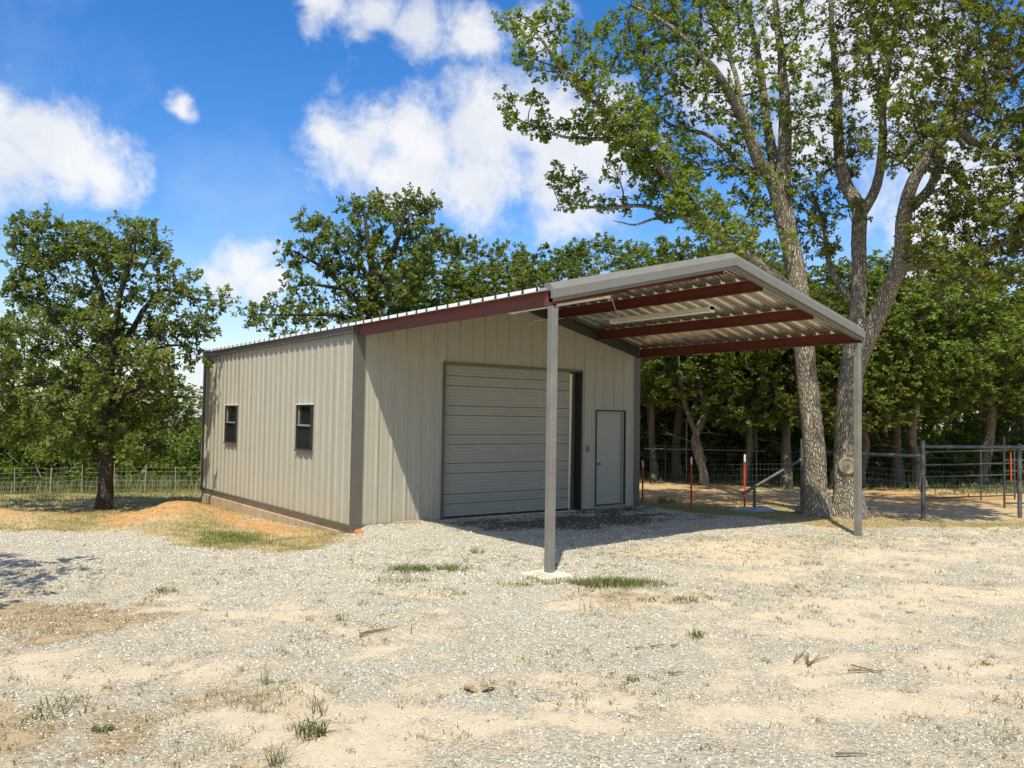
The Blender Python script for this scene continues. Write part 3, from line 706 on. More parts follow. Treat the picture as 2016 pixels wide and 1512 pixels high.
# limbs and leaf clumps of the three nearest oaks (metres from the foot of the tree)
TWIN_BASE = (9.13, -3.85, 0.07)
TWIN_LIM1 = [[(-0.27,0.21,-0.17,0.34),(-0.28,0.2,0.15,0.27),(-0.31,0.2,0.57,0.235),(-0.35,0.2,1.21,0.22),(-0.49,0.24,2.38,0.205),(-0.66,0.29,3.97,0.2),(-0.76,0.42,5.27,0.2),(-0.91,0.49,6.02,0.175),(-0.85,0.64,7.04,0.16),(-0.63,0.75,8.83,0.12),(-0.57,0.9,10.04,0.09),(-0.56,1.07,11.29,0.06),(-0.53,1.23,12.64,0.03)],
 [(-0.85,0.46,5.7,0.19),(-1.24,0.57,6.84,0.15),(-1.69,0.63,7.31,0.13),(-2.1,0.65,8,0.11),(-2.5,0.67,8.45,0.09),(-2.9,0.7,8.83,0.075),(-3.42,0.81,9.24,0.06),(-4.16,1.09,9.73,0.04),(-4.79,1.3,9.92,0.02)],
 [(-0.75,0.33,4.4,0.18),(-1.47,0.46,4.97,0.125),(-1.96,0.56,5.2,0.11),(-2.76,0.76,5.66,0.095),(-3.48,0.89,6.2,0.085),(-4.13,0.98,6.71,0.075),(-4.61,1.07,7.04,0.06),(-5.33,1.2,7.58,0.045),(-6.02,1.44,8.06,0.035),(-6.61,1.6,8.7,0.03),(-6.81,1.73,9.02,0.015)],
 [(-4.55,1.03,6.97,0.06),(-4.8,1.44,7.31,0.045),(-5.26,1.91,7.38,0.035),(-5.61,2.29,7.45,0.028),(-6.1,2.76,7.7,0.02),(-6.38,2.97,7.89,0.01)],
 [(-3.19,0.81,5.95,0.07),(-3.48,1.15,5.97,0.05),(-4,1.65,6.21,0.04),(-4.6,2.23,6.17,0.03),(-5.26,2.83,6.34,0.012)],
 [(-3.6,1.24,6,0.035),(-4.07,1.35,5.87,0.028),(-4.41,1.49,5.73,0.02),(-4.59,1.62,5.76,0.014),(-4.84,1.68,5.8,0.006)],
 [(-0.84,0.65,6.6,0.13),(-0.61,1.15,8.1,0.1),(-0.47,1.47,9.61,0.08),(-0.43,1.75,10.89,0.06),(-0.62,2.07,12.27,0.03)],
 [(-1.21,0.65,7.08,0.08),(-1.32,1.22,7.41,0.06),(-1.65,1.92,8.19,0.045),(-2.14,2.52,8.48,0.03),(-2.72,3.05,9.07,0.012)],
 [(-2.1,0.65,8,0.06),(-2.15,0.98,9.44,0.045),(-2.36,1.34,10.38,0.03),(-2.57,1.58,11.18,0.015)]]
TWIN_LIM2 = [[(0.28,-0.2,-0.18,0.38),(0.26,-0.2,0.1,0.31),(0.22,-0.19,0.58,0.275),(0.18,-0.2,1.22,0.255),(0.17,-0.25,2.29,0.24),(0.22,-0.34,3.35,0.22),(0.35,-0.37,4.43,0.165),(0.4,-0.35,5.74,0.15),(0.46,-0.31,6.52,0.15),(0.31,0.01,7.44,0.12),(0.45,0.18,9.2,0.09),(0.49,0.33,10.74,0.06),(0.54,0.46,12.32,0.03)],
 [(0.47,-0.3,6.3,0.11),(0.54,-0.63,6.85,0.1),(0.44,-0.85,7.59,0.085),(0.24,-1.01,8.67,0.07),(0.18,-1.28,9.94,0.05),(0.17,-1.58,11.18,0.025)],
 [(0.23,-0.33,2.98,0.2),(0.17,-0.7,3.75,0.18),(0.14,-1.08,4.44,0.165),(0.05,-1.43,5.17,0.155),(-0.2,-1.67,6.13,0.135),(-0.28,-2.02,6.81,0.105),(-0.19,-2.62,7.52,0.075),(0.05,-3.21,8.14,0.05),(0.57,-3.88,8.89,0.04),(0.88,-4.26,9.4,0.02)],
 [(0.08,-1.45,5.06,0.11),(0.39,-2.05,5.09,0.085),(0.7,-2.67,5.26,0.07),(0.91,-3.21,5.49,0.055),(1.33,-3.91,5.77,0.05),(1.83,-4.55,6.1,0.02)],
 [(-0.2,-1.66,6.04,0.11),(0.51,-1.85,6.73,0.09),(0.93,-1.85,7.96,0.07),(1.56,-2.02,9.43,0.05),(2.23,-2.24,11.06,0.025)],
 [(-0.19,-2.62,7.52,0.07),(0.76,-2.93,7.13,0.05),(1.75,-3.43,7.21,0.04),(2.91,-4.07,7.69,0.02)],
 [(0.35,-0.37,4.43,0.1),(0.35,0.22,5.16,0.07),(0.49,0.55,6.35,0.05),(0.46,0.79,7.08,0.03)]]
TWIN_CLUMPS = [(-5.91,1.31,8.18,0.44),(-6.17,1.87,9.21,0.34),(-6.45,1.88,8.77,0.43),(-6.94,1.82,8.89,0.33),(-5.71,1.56,9.18,0.3),(-5.82,1.45,8.77,0.34),(-6.31,2.08,8.49,0.38),(-6.42,1.89,9.51,0.3),(-7.17,1.69,8.44,0.32),(-5.99,1.83,8.45,0.31),(-6.9,2.4,9.43,0.35),(-6.02,1.82,9.59,0.27),(-6.31,1.44,8.57,0.35),(-5.88,0.92,7.92,0.37),(-5.82,1.13,8.41,0.33),(-6.87,1.83,9.25,0.4),(-4.53,1.43,9.15,0.35),(-3.28,1.35,10.95,0.43),(-3.36,2.32,10.56,0.4),(-2.75,1.3,10.41,0.57),(-2.77,1.42,9.21,0.39),(-4.89,1.26,9.44,0.42),(-3.32,0.39,9.58,0.39),(-3.72,1.01,9.65,0.39),(-4.24,2.54,9.9,0.43),(-3.57,1.72,9.61,0.46),(-3.5,0.61,10.43,0.39),(-3.06,1.17,9.43,0.52),(-2.8,1.7,10.79,0.51),(-3.7,1.44,10.3,0.48),(-3.2,1.71,9.13,0.54),(-2.94,1.8,9.74,0.58),(-3.03,1.08,9.83,0.57),(-2.73,1.14,11.4,0.5),(-4.52,1.95,9.23,0.47),(-3.83,1.78,10.61,0.47),(-3.17,2.03,10.27,0.5),(-4.36,1.14,8.77,0.5),(-2.23,1.24,10.64,0.37),(-3.01,0.63,9.33,0.51),(-2.69,1.07,9.56,0.41),(-3.62,0.97,9.12,0.38),(-2.54,1.06,10.57,0.51),(-2.74,1.62,10.13,0.47),(-3.71,0.91,10.19,0.49),(-4.84,1.23,9.86,0.53),(-4.35,1.75,9.6,0.37),(-2.51,1.28,11.58,0.44),(-4.17,1.29,10.25,0.45),(-4.09,1.46,9.67,0.43),(-3.77,1.05,8.75,0.51),(-4.61,1.12,8.99,0.36),(-4.21,2.28,9.37,0.36),(-4.14,1.21,8.88,0.54),(-3.04,1.98,10.34,0.48),(-3.74,0.49,8.58,0.34),(-4.56,2.25,9.84,0.35),(-2.36,1.31,11.12,0.47),(-3.16,1.83,11.13,0.44),(-2.33,1.23,10.1,0.46),(-3.41,1.62,9.69,0.41),(-2.67,1.62,11.42,0.55),(-2.97,1.14,10.32,0.53),(-5.51,1.89,7.35,0.23),(-5.46,2.46,7.73,0.23),(-5.92,2.52,7.78,0.27),(-4.92,1.92,7.58,0.23),(-6.47,2.8,7.73,0.21),(-6.57,2.74,8.04,0.3),(-6.1,2.57,8.14,0.25),(-5.65,2.67,7.53,0.22),(-6.12,2.68,7.55,0.26),(-5.28,2.17,7.84,0.3),(-4.53,1.07,7.07,0.36),(-4.97,1.45,7.39,0.43),(-5.31,1.59,7.92,0.41),(-4.86,1.47,7.84,0.32),(-5.19,0.77,7.08,0.31),(-5.75,1.48,8.11,0.29),(-5.22,1.7,7.63,0.42),(-4.59,1.16,7.71,0.31),(-4.72,1.24,6.81,0.37),(-5.32,0.94,7.74,0.42),(-5.35,1.93,8.37,0.32),(-5.18,0.83,7.34,0.33),(-4.29,1.15,7.12,0.38),(-5.53,1.15,7.47,0.42),(-5.65,1.21,7.83,0.43),(-5.02,1.17,7.02,0.36),(-4.68,0.91,7.31,0.29),(-4.98,1.45,7.4,0.35),(-4.66,1.14,6.79,0.29),(-4.71,1.12,7.85,0.44),(-2.51,0.84,8.59,0.53),(-2.78,2.25,8.97,0.53),(-1.26,1.67,8.15,0.54),(-3.27,0.77,8.67,0.44),(-4.06,1.63,8.39,0.5),(-2.48,1.55,7.57,0.38),(-3.36,1.71,7.85,0.52),(-1.44,1.13,8.96,0.5),(-2.76,1.56,8.69,0.53),(-2.89,0.89,8.13,0.37),(-0.89,1.38,8.31,0.54),(-2.2,2.14,8.39,0.48),(-2.44,0.71,8.11,0.41),(-3.44,1.3,7.34,0.35),(-2.45,1.01,7.22,0.56),(-3.36,2.19,8.28,0.41),(-3.43,0.75,7.4,0.46),(-1.23,1.4,8.68,0.57),(-2.49,2.65,8.38,0.53),(-4.34,1.58,8.24,0.49),(-2.09,1.37,8.47,0.48),(-3.65,1.57,8.32,0.54),(-2.73,1.15,8.67,0.55),(-2.14,2.37,7.74,0.44),(-1.89,1.14,7.83,0.43),(-2.09,2.32,8.57,0.49),(-2.45,0.83,8.82,0.46),(-3.48,1.18,8.48,0.47),(-2.3,1.42,7.34,0.57),(-1.94,0.53,7.87,0.51),(-1.2,0.93,8.78,0.52),(-5.06,2.62,6.82,0.25),(-5.06,2.27,6.3,0.31),(-4.12,2.17,6.3,0.35),(-4.54,2.24,6.28,0.23),(-5.27,2.7,6.5,0.33),(-5.55,2.59,6.83,0.26),(-4.96,2.79,6.29,0.33),(-4.34,1.44,6.76,0.36),(-3.94,1.28,6.45,0.43),(-3.84,0.8,5.98,0.41),(-4.13,1.64,6.42,0.42),(-4.91,1.51,6.68,0.4),(-4.04,0.74,6.27,0.33),(-3.87,1.39,6.84,0.31),(-3.83,1.27,6.12,0.41),(-2.22,1.14,6.01,0.36),(-1.81,1.34,5.43,0.46),(-2.14,1.78,5.73,0.53),(-2.14,1.86,6.22,0.5),(-1.76,0.53,6.11,0.46),(-1.41,0.26,5.56,0.45),(-1.03,1.07,5.55,0.46),(-1.6,1.37,6.56,0.55),(-1.51,1.2,5.86,0.45),(0.71,-0.25,11.77,0.48),(-0.89,-0.04,10.71,0.58),(-0.38,0.85,10.21,0.53),(-0.81,0.64,10.87,0.66),(0.39,0.78,10.81,0.67),(-2.19,0.65,11.57,0.43),(0.56,0.61,9.5,0.53),(0.2,-0.36,10.91,0.46),(-1.8,0.54,9.67,0.62),(0.56,-0.49,10.04,0.39),(0.46,0.42,12.51,0.43),(-0.61,1.74,11.99,0.48),(0.03,1.09,12.15,0.66),(-0.67,1.5,11.18,0.58),(-1.61,0.49,11.82,0.63),(-1.65,-0.08,8.78,0.49),(-0.21,-0.27,9.66,0.57),(1.05,0.33,9.26,0.45),(-2.19,0.75,9.94,0.54),(-0.83,-0.62,10.89,0.55),(-1.29,-0.13,11.73,0.57),(-2.09,0.49,9.07,0.38),(-0.59,-0.07,8.38,0.62),(1.15,0.39,10.91,0.46),(-0.35,-0.73,9.06,0.41),(-0.39,-0.73,11.69,0.63),(-1.39,-0.34,9.18,0.53),(-1.06,0.19,8.5,0.61),(-2.13,1.01,10.66,0.42),(-0.13,0.34,11.79,0.41),(1.11,-0.26,10.82,0.41),(-1.58,-0.25,10.69,0.38),(-0.93,1.22,12.16,0.44),(-1.28,1.55,11.08,0.51),(-0.34,1.63,10.77,0.69),(-0.37,-0.28,9.63,0.59),(-0.89,-0.74,10.94,0.39),(1.03,-0.16,10.84,0.48),(0.79,0.76,11.44,0.55),(0.11,1.33,9.91,0.48),(-0.69,0.36,10.45,0.43),(-0.28,0.34,9.66,0.57),(0.6,0.01,9.38,0.44),(-0.62,1.11,11.61,0.41),(-1.26,0,11.65,0.53),(0.54,0.48,12.57,0.6),(-0.75,-0.17,8.7,0.55),(-0.96,1.91,12.9,0.65),(-0.46,-0.92,11.58,0.49),(-0.27,-0.78,9.54,0.45),(-1.56,0.5,10.48,0.63),(-1.39,1.53,11.95,0.6),(-0.48,1.82,10.12,0.45),(-0.84,0.51,8.82,0.54),(-0.03,-0.45,10.84,0.47),(-1.26,0.31,9.8,0.6),(0.14,-0.08,10.47,0.57),(0.52,-0.46,11.56,0.42),(-1.11,1.76,10.56,0.51),(-0.19,-2.43,8.04,0.51),(0.77,-2.33,10.87,0.51),(-0.15,-4.21,6.9,0.54),(-2.3,-2.64,7.55,0.44),(1.48,-3.85,9.31,0.59),(2.12,-3.22,11.21,0.44),(-1.22,-1.61,8.25,0.45),(-0.05,-4.03,6.01,0.54),(2.12,-1.99,10.73,0.46),(0.35,-2.56,8.62,0.39),(2.13,-3.76,6.39,0.47),(1.46,-2.55,9.63,0.49),(1.32,-1.8,7.24,0.44),(-2.38,-2.6,10.09,0.37),(-1.67,-3.09,10.42,0.53),(0.79,-1.58,9.77,0.6),(-0.68,-1.71,8.9,0.5),(-1.95,-2.32,9.62,0.49),(-2.12,-2.19,10.75,0.53),(0.41,-0.68,9.88,0.57),(0.45,-3.75,7.64,0.38),(-0.17,-3.89,9.01,0.46),(2.82,-2.29,7.61,0.47),(0.03,-2.99,6.41,0.51),(1.51,-1.98,6.54,0.56),(3.21,-2.84,9.29,0.44),(1.01,-4.31,8.58,0.5),(2.46,-2.44,8.32,0.43),(0.14,-1.28,7.86,0.59),(0.07,-3.54,8.13,0.56),(0.17,-2.88,7.7,0.42),(-0.74,-3.38,7.76,0.37),(-0.57,-3.41,10.1,0.56),(1.35,-1.84,10.02,0.42),(-1.67,-3.29,9.22,0.4),(3.25,-3.22,11.39,0.48),(-2.13,-2.98,10.05,0.5),(-1.8,-3.02,6.82,0.53),(1,-3.14,9.09,0.51),(0.22,-2.41,7.73,0.54),(0.75,-3.47,7.34,0.47),(1.87,-2.71,6.71,0.51),(1.41,-3.71,6.8,0.43),(1.19,-1.23,8.33,0.45),(-0.64,-2.38,9.57,0.48),(-0.14,-3.78,9.71,0.54),(-1.08,-2.45,8.25,0.38),(2.08,-2.55,10.26,0.42),(-2.12,-2.51,6.6,0.45),(0.97,-1.35,11.28,0.47),(-2.02,-2.02,9.26,0.47),(-0.49,-4.12,8.31,0.35),(0.22,-2.9,7.16,0.55),(2.7,-3.54,10.26,0.54),(3.29,-3.4,8.51,0.54),(1.69,-2.5,11.83,0.58),(2.74,-1.89,6.44,0.54),(2.16,-2.28,11,0.63),(2.04,-3.59,5.98,0.41),(1.62,-3.15,5.93,0.51),(3.64,-3.28,8.07,0.49),(0.32,-1.66,7.17,0.5),(0.07,-3.82,6.64,0.4),(0.81,-3.37,10.93,0.5),(0.19,-2.64,11.11,0.55),(0.54,-0.6,11.64,0.57),(-0.36,-4.18,9.25,0.48),(-0.78,-1.99,9.77,0.53),(2.33,-3.92,10.37,0.55),(2.37,-3.8,11.28,0.53),(1.41,-1.62,9.44,0.63),(1.06,-4.17,6.82,0.37),(1.85,-1.92,9.76,0.48),(1.58,-2.57,9.13,0.47),(-1.28,-2.02,9.18,0.36),(0.08,-2.27,10.9,0.44),(4.01,-3.03,9.41,0.47),(2.24,-3.66,8.13,0.56),(0.65,-0.75,11.58,0.55),(2.84,-3.14,8.88,0.47),(0.56,-3.14,9.27,0.48),(1.2,-4.11,9.67,0.37),(0.79,-1.97,9.61,0.54),(-0.74,-2.71,7.38,0.47),(1.36,-2.92,6.67,0.44),(-1.92,-2.37,10.38,0.53),(1.96,-3.55,10.74,0.41),(-0.72,-1.5,8.67,0.43),(0.62,-2.34,6.25,0.46),(-0.87,-3.77,9.18,0.44),(-2.19,-2.12,10.84,0.35),(0.03,-2.66,8.52,0.59),(1.29,-3.27,11.07,0.55),(-2.03,-2.36,7.49,0.37),(0.12,-1.8,10.4,0.41),(1.78,-2.98,7.24,0.55),(0.13,-2.34,10.5,0.41),(0.55,-2.77,7.27,0.53),(1.23,-2.34,10.55,0.53),(-1.28,-2.56,7.73,0.41),(1.45,-3.99,8.94,0.37),(-2.1,-2.59,8.85,0.47),(0.25,-4.4,6.83,0.34),(-0.75,-2.47,7.07,0.54),(-1.3,-2.63,10.17,0.35),(0.87,-3.42,8.77,0.53),(-2.05,-2.14,8.74,0.48),(1.06,-1.22,9.67,0.59),(-0.86,-2.53,10.89,0.52),(0.5,-2.55,9.23,0.45),(0.33,-3.77,5.89,0.37),(2.01,-2.37,9.02,0.55),(-0.57,-3.11,10.4,0.41),(1.38,-2.91,8.09,0.61),(1.47,-4.08,8.47,0.51),(1.37,-2.27,7.08,0.47),(-0.2,-0.87,11.61,0.6),(1.36,-3.82,6.3,0.48),(-0.55,-3.59,10.25,0.4),(4.13,-3.33,11.5,0.48),(-1.64,-2.24,9.59,0.47),(0.37,-3.85,7.15,0.55),(1.86,-1.59,10.59,0.61),(-0.23,-3.81,9.79,0.38),(-0.3,-2.46,6.75,0.57),(-0.8,-3.66,5.58,0.4),(0.4,-1.31,7.38,0.57),(0.54,-3.83,9.21,0.48),(1,-2.44,8.2,0.51),(2.84,-2.82,8.48,0.58),(0.07,-1.63,7.74,0.5),(0.08,-3.25,10.17,0.39),(1.45,-2.86,7.58,0.56),(2.61,-3.34,11.54,0.41),(0.2,-2.1,8.86,0.43),(1.71,-3.53,6.96,0.6),(1.9,-3.79,5.93,0.48),(-0.01,-2.44,8.14,0.6),(1.93,-3.45,10.25,0.47),(0.92,-3.25,8.4,0.57),(0.07,-0.82,10.38,0.41),(-1.39,-1.52,10.11,0.53),(0.18,-1.06,7.83,0.59),(2.21,-2.46,9.51,0.58),(3.82,-3.41,11.97,0.47),(0.43,-1.75,10.02,0.49),(-0.02,-3.04,6.15,0.52),(3.3,-3.41,7.2,0.51),(0.59,-2.32,11.53,0.44),(2.26,-3.31,9.35,0.59),(-1.2,-3.52,8.84,0.42),(1.77,-3.99,9.47,0.56),(-0.75,-2.04,11.31,0.47),(1.16,-2.76,11.09,0.6),(-0.25,-3.57,9.86,0.44),(2.26,-1.78,8.31,0.64),(-0.66,-1.61,10.69,0.39),(-0.36,-2.28,8.58,0.37),(-2.24,-2.35,6.84,0.55),(0.33,-2.97,9.81,0.46),(1.52,-3.39,6.15,0.47),(1.22,-3.8,10.15,0.48),(2.67,-2,6.57,0.55),(-0.85,-3.53,8.8,0.54),(0.52,-3.79,6.94,0.54),(0.08,-4.36,6.44,0.41),(1,-2.33,10.63,0.51),(-0.79,-3.43,7.59,0.37),(0.46,-3.42,7.35,0.46),(0.89,-3.83,9.32,0.47),(0.26,-3.38,8.5,0.51),(-0.85,-1.69,8.49,0.59),(1.19,-1.73,7.88,0.5),(2.77,-3.75,10.84,0.47),(-1.36,-2.95,10.07,0.42),(1.16,-1.9,10.43,0.51),(-1.82,-2.48,10.55,0.52),(-0.4,-3.24,8.17,0.45),(3.65,-2.93,8.47,0.57),(3.36,-2.89,9.26,0.57),(2.24,-3.94,11.13,0.54),(-0.45,-2.62,7.87,0.36),(2.08,-1.72,7.56,0.52),(0.54,-0.67,8.54,0.62),(0.94,-3.38,10.88,0.56),(-1.49,-2.94,8.55,0.4),(-0.54,-3.98,8.91,0.41),(-2.35,-2.59,8.31,0.35),(-0.2,-0.83,11.95,0.42),(-1.69,-2.63,7.59,0.35),(-0.47,-3.02,6.2,0.39),(3.32,-3.49,8.04,0.56),(-1.76,-2.18,9.31,0.48),(3.24,-2.32,7.55,0.67),(-0.43,-2.58,11.09,0.54),(1.94,-3.75,6.46,0.43),(1.09,-4.27,9.3,0.51),(1.3,-4.08,8.42,0.35),(3.16,-2.41,8.97,0.61),(1.17,-2.21,9.69,0.58),(-0.1,-1.87,9.77,0.51),(-0,-0.95,10.81,0.53),(-0.72,-3.5,6.78,0.48),(-0.27,-1.8,7.22,0.56),(2.58,-3.4,11.37,0.54),(0.53,-2.15,6.73,0.4),(2.37,-2.85,9.76,0.64),(0.33,-3.42,5.94,0.49),(-1.58,-2.57,10.16,0.44),(-1.23,-3.28,10.19,0.35),(-1.3,-3.17,8.08,0.51),(-1.32,-1.54,9.32,0.5),(2.27,-3.5,9.37,0.48),(1.8,-3.76,5.87,0.58),(-2.59,-2.27,8.24,0.37),(1.02,-1.67,7.39,0.59),(-1.36,-2.44,7.3,0.51),(-0.91,-2.41,10.06,0.5),(-0.14,-0.83,11.29,0.44),(1.41,-4.19,8.95,0.48),(3.18,-3.33,8.68,0.42),(0.39,-3.82,6.36,0.44),(1.88,-2.42,6.88,0.5),(2.89,-2.77,11.12,0.56),(1.03,-3.4,5.72,0.5),(1.01,-1.7,6,0.41),(0.31,-2.41,6.04,0.4),(0.93,-3.26,5.21,0.55),(-0.74,-2.89,4.97,0.48),(-0.52,-2.03,5.27,0.35),(0.93,-4.08,5.53,0.43),(0.04,-1.74,6.02,0.56),(0.93,-2.59,5.75,0.57),(2.05,-3.23,5.23,0.49),(0.84,-1.84,4.93,0.47),(0.72,-3.12,5.93,0.45),(1.63,-2.44,5.03,0.56),(-0.19,-2.87,4.56,0.53),(0.33,-3.22,5.43,0.53),(1.85,-2.13,5.5,0.58),(0.28,-3.42,4.66,0.37),(2.92,-3.04,6.31,0.38),(-0.81,-2.27,5.41,0.47),(0.61,-2.68,5.51,0.46),(1.11,-2.21,6.09,0.56),(0.43,-3.48,5.2,0.34),(-0.64,-2.7,5.09,0.52),(1.14,-3.43,4.82,0.54),(1.51,-2.57,5.09,0.37),(-0.66,-2.82,4.55,0.37),(0.88,-3.99,5.16,0.4),(1.79,-2.89,5.97,0.58),(-0.03,-2.12,6,0.49),(0.69,-4.05,5.62,0.49),(-0.6,-2.2,4.99,0.43),(0.17,-3.05,5.88,0.37),(2.08,-3.17,5.84,0.53),(-0.51,-3.01,4.91,0.34),(0.99,-3.12,5.13,0.5),(0.31,-2.43,5.71,0.48),(-1.26,-2.49,5.54,0.36),(-0.84,-2.68,4.51,0.49),(0.98,-2.71,5.37,0.39),(-0.32,-2.55,5.99,0.45),(1.92,-2.18,6.24,0.43),(-0.04,-1.87,5.31,0.41),(0.47,-3.08,4.68,0.35),(2.49,-3.34,5.71,0.46),(0.71,-2.58,4.83,0.52),(2.11,-3.11,5.52,0.4),(1.06,-3.1,5.66,0.54),(1.05,-2.15,5.4,0.5),(2.37,-3,6.05,0.42),(2.18,-3.03,5.02,0.43),(2.01,-3.5,5.16,0.44),(1.44,-3.72,5.92,0.38),(1.06,0.32,7.59,0.37),(0.28,0.59,7.24,0.53),(-0.12,0.59,8.28,0.34),(-0.08,-0.41,6.35,0.46),(-0.06,0.1,7.84,0.43),(-0.14,0.11,6,0.47),(0.24,-0.04,8.33,0.33),(0.48,0.7,6.71,0.52),(-0.36,0.55,7.59,0.42),(1.26,0.19,8.19,0.43),(0.46,0.34,6.29,0.5),(1.26,0.36,7.53,0.43),(-0.21,-0.03,8.42,0.36),(-0.57,0.23,7.05,0.37),(1.17,0.08,7.93,0.34),(0.05,0.28,7.58,0.48),(-0.99,0.2,7.62,0.4),(0.63,0.42,6.93,0.37),(-0.78,0.28,8.22,0.5),(0.16,0.72,6.75,0.4),(-0,-0.34,8.04,0.34),(0.09,0.66,6.04,0.55),(-1.26,1.72,7.34,0.36),(-0.91,0.56,6.72,0.51),(-0.97,0.91,6.48,0.41),(-1.84,0.58,6.99,0.4),(-0.48,1.17,7.78,0.47),(-1.74,0.92,6.62,0.5),(-0.3,0.95,7.38,0.41),(-1.01,0.49,6.92,0.4),(-0.81,1.03,7.65,0.36),(-0.82,1.21,6.43,0.43),(-1.77,1.02,7.22,0.52),(-1.6,0.95,6.63,0.45),(-0.15,0.97,6.71,0.41),(-1.75,0.49,6.87,0.39),(-2.7,0.14,5.32,0.34),(-3.45,0.16,5.28,0.27),(-4.64,1.15,6.94,0.27),(-2.66,1.01,6.36,0.3),(-2.93,0.51,5.79,0.36),(-3.79,1.14,6.73,0.34),(-3.19,1.17,6.17,0.27),(-4.32,0.79,6.87,0.31),(-4.16,1.87,7.54,0.4),(-3.25,1.56,6.47,0.27),(-3.35,0.69,5.66,0.33),(-3.62,0.62,6.32,0.4),(-3.24,1.15,6.83,0.34),(-3.63,1.79,6.98,0.41),(-2.46,0.44,5.8,0.37),(-3.9,1.49,7.41,0.33),(-2.8,0.04,5.51,0.27),(-3.67,0.53,5.68,0.25),(-4.44,1.28,7.17,0.37),(-2.56,0.7,5.86,0.43),(-4.36,1,6.82,0.29),(-3.49,1.29,6.99,0.33),(-4.94,1.24,7.33,0.41),(-2.87,0.73,6.25,0.32),(-3.68,0.69,6.21,0.33),(-2.7,1,5.63,0.37),(-4.16,0.68,6.34,0.25),(-2.42,0.84,5.34,0.28),(-4.22,0.62,5.97,0.3),(-3.7,1.59,6.73,0.36),(-3.77,0.61,6.55,0.27),(1.04,0.53,4.73,0.43),(-0.07,0.32,5.65,0.37),(0.61,0.38,5.19,0.29),(-0.16,0.56,5.17,0.37),(0.3,0.07,5.72,0.29),(0.09,0.93,6.34,0.32),(0.67,-0.15,4.93,0.29),(-0.09,0.33,4.76,0.35)]
LEFT_BASE = (-2.43, 9.08, -0.46)
LEFT_LIM = [[(0,0,-0.11,0.24),(0,-0.01,0.23,0.2),(-0,-0.05,0.93,0.17),(-0.03,-0.12,2.59,0.15),(-0.06,-0.15,3.87,0.13),(-0.15,-0.14,4.89,0.1),(-0.3,0.05,5.67,0.07),(-0.62,0.37,6.45,0.05),(-1.19,0.9,7.05,0.02)],
 [(-0.06,-0.15,3.74,0.1),(-0.01,-0.62,4.86,0.08),(0.13,-1.02,5.84,0.06),(0.28,-1.3,6.69,0.02)],
 [(-0.05,-0.15,3.62,0.09),(0.55,-0.03,4.7,0.07),(1.17,-0.17,5.67,0.05),(2.04,-0.31,5.48,0.03),(2.56,-0.57,5.5,0.015)],
 [(-0.05,-0.13,3.36,0.08),(-0.68,0.54,4.13,0.06),(-1.42,1.29,5.17,0.04),(-2.15,1.95,5.3,0.015)],
 [(-0.03,-0.12,2.72,0.08),(-0.98,-0.18,3.07,0.06),(-1.93,0.03,3.04,0.03),(-2.61,0.31,2.54,0.01)],
 [(-0.03,-0.12,2.72,0.08),(0.51,-1.29,3.1,0.06),(1.04,-1.95,3.35,0.02)],
 [(-0.02,-0.11,2.34,0.07),(0.26,0.91,2.74,0.05),(0.62,1.6,3.45,0.02)],
 [(-0.02,-0.12,2.59,0.07),(-0.35,-1.12,2.58,0.05),(-0.59,-1.93,2.34,0.02)],
 [(-0.07,-0.16,4.13,0.07),(0.69,-0.35,4.04,0.05),(1.55,-0.37,4.22,0.03),(2.09,-0.52,4.11,0.01)]]
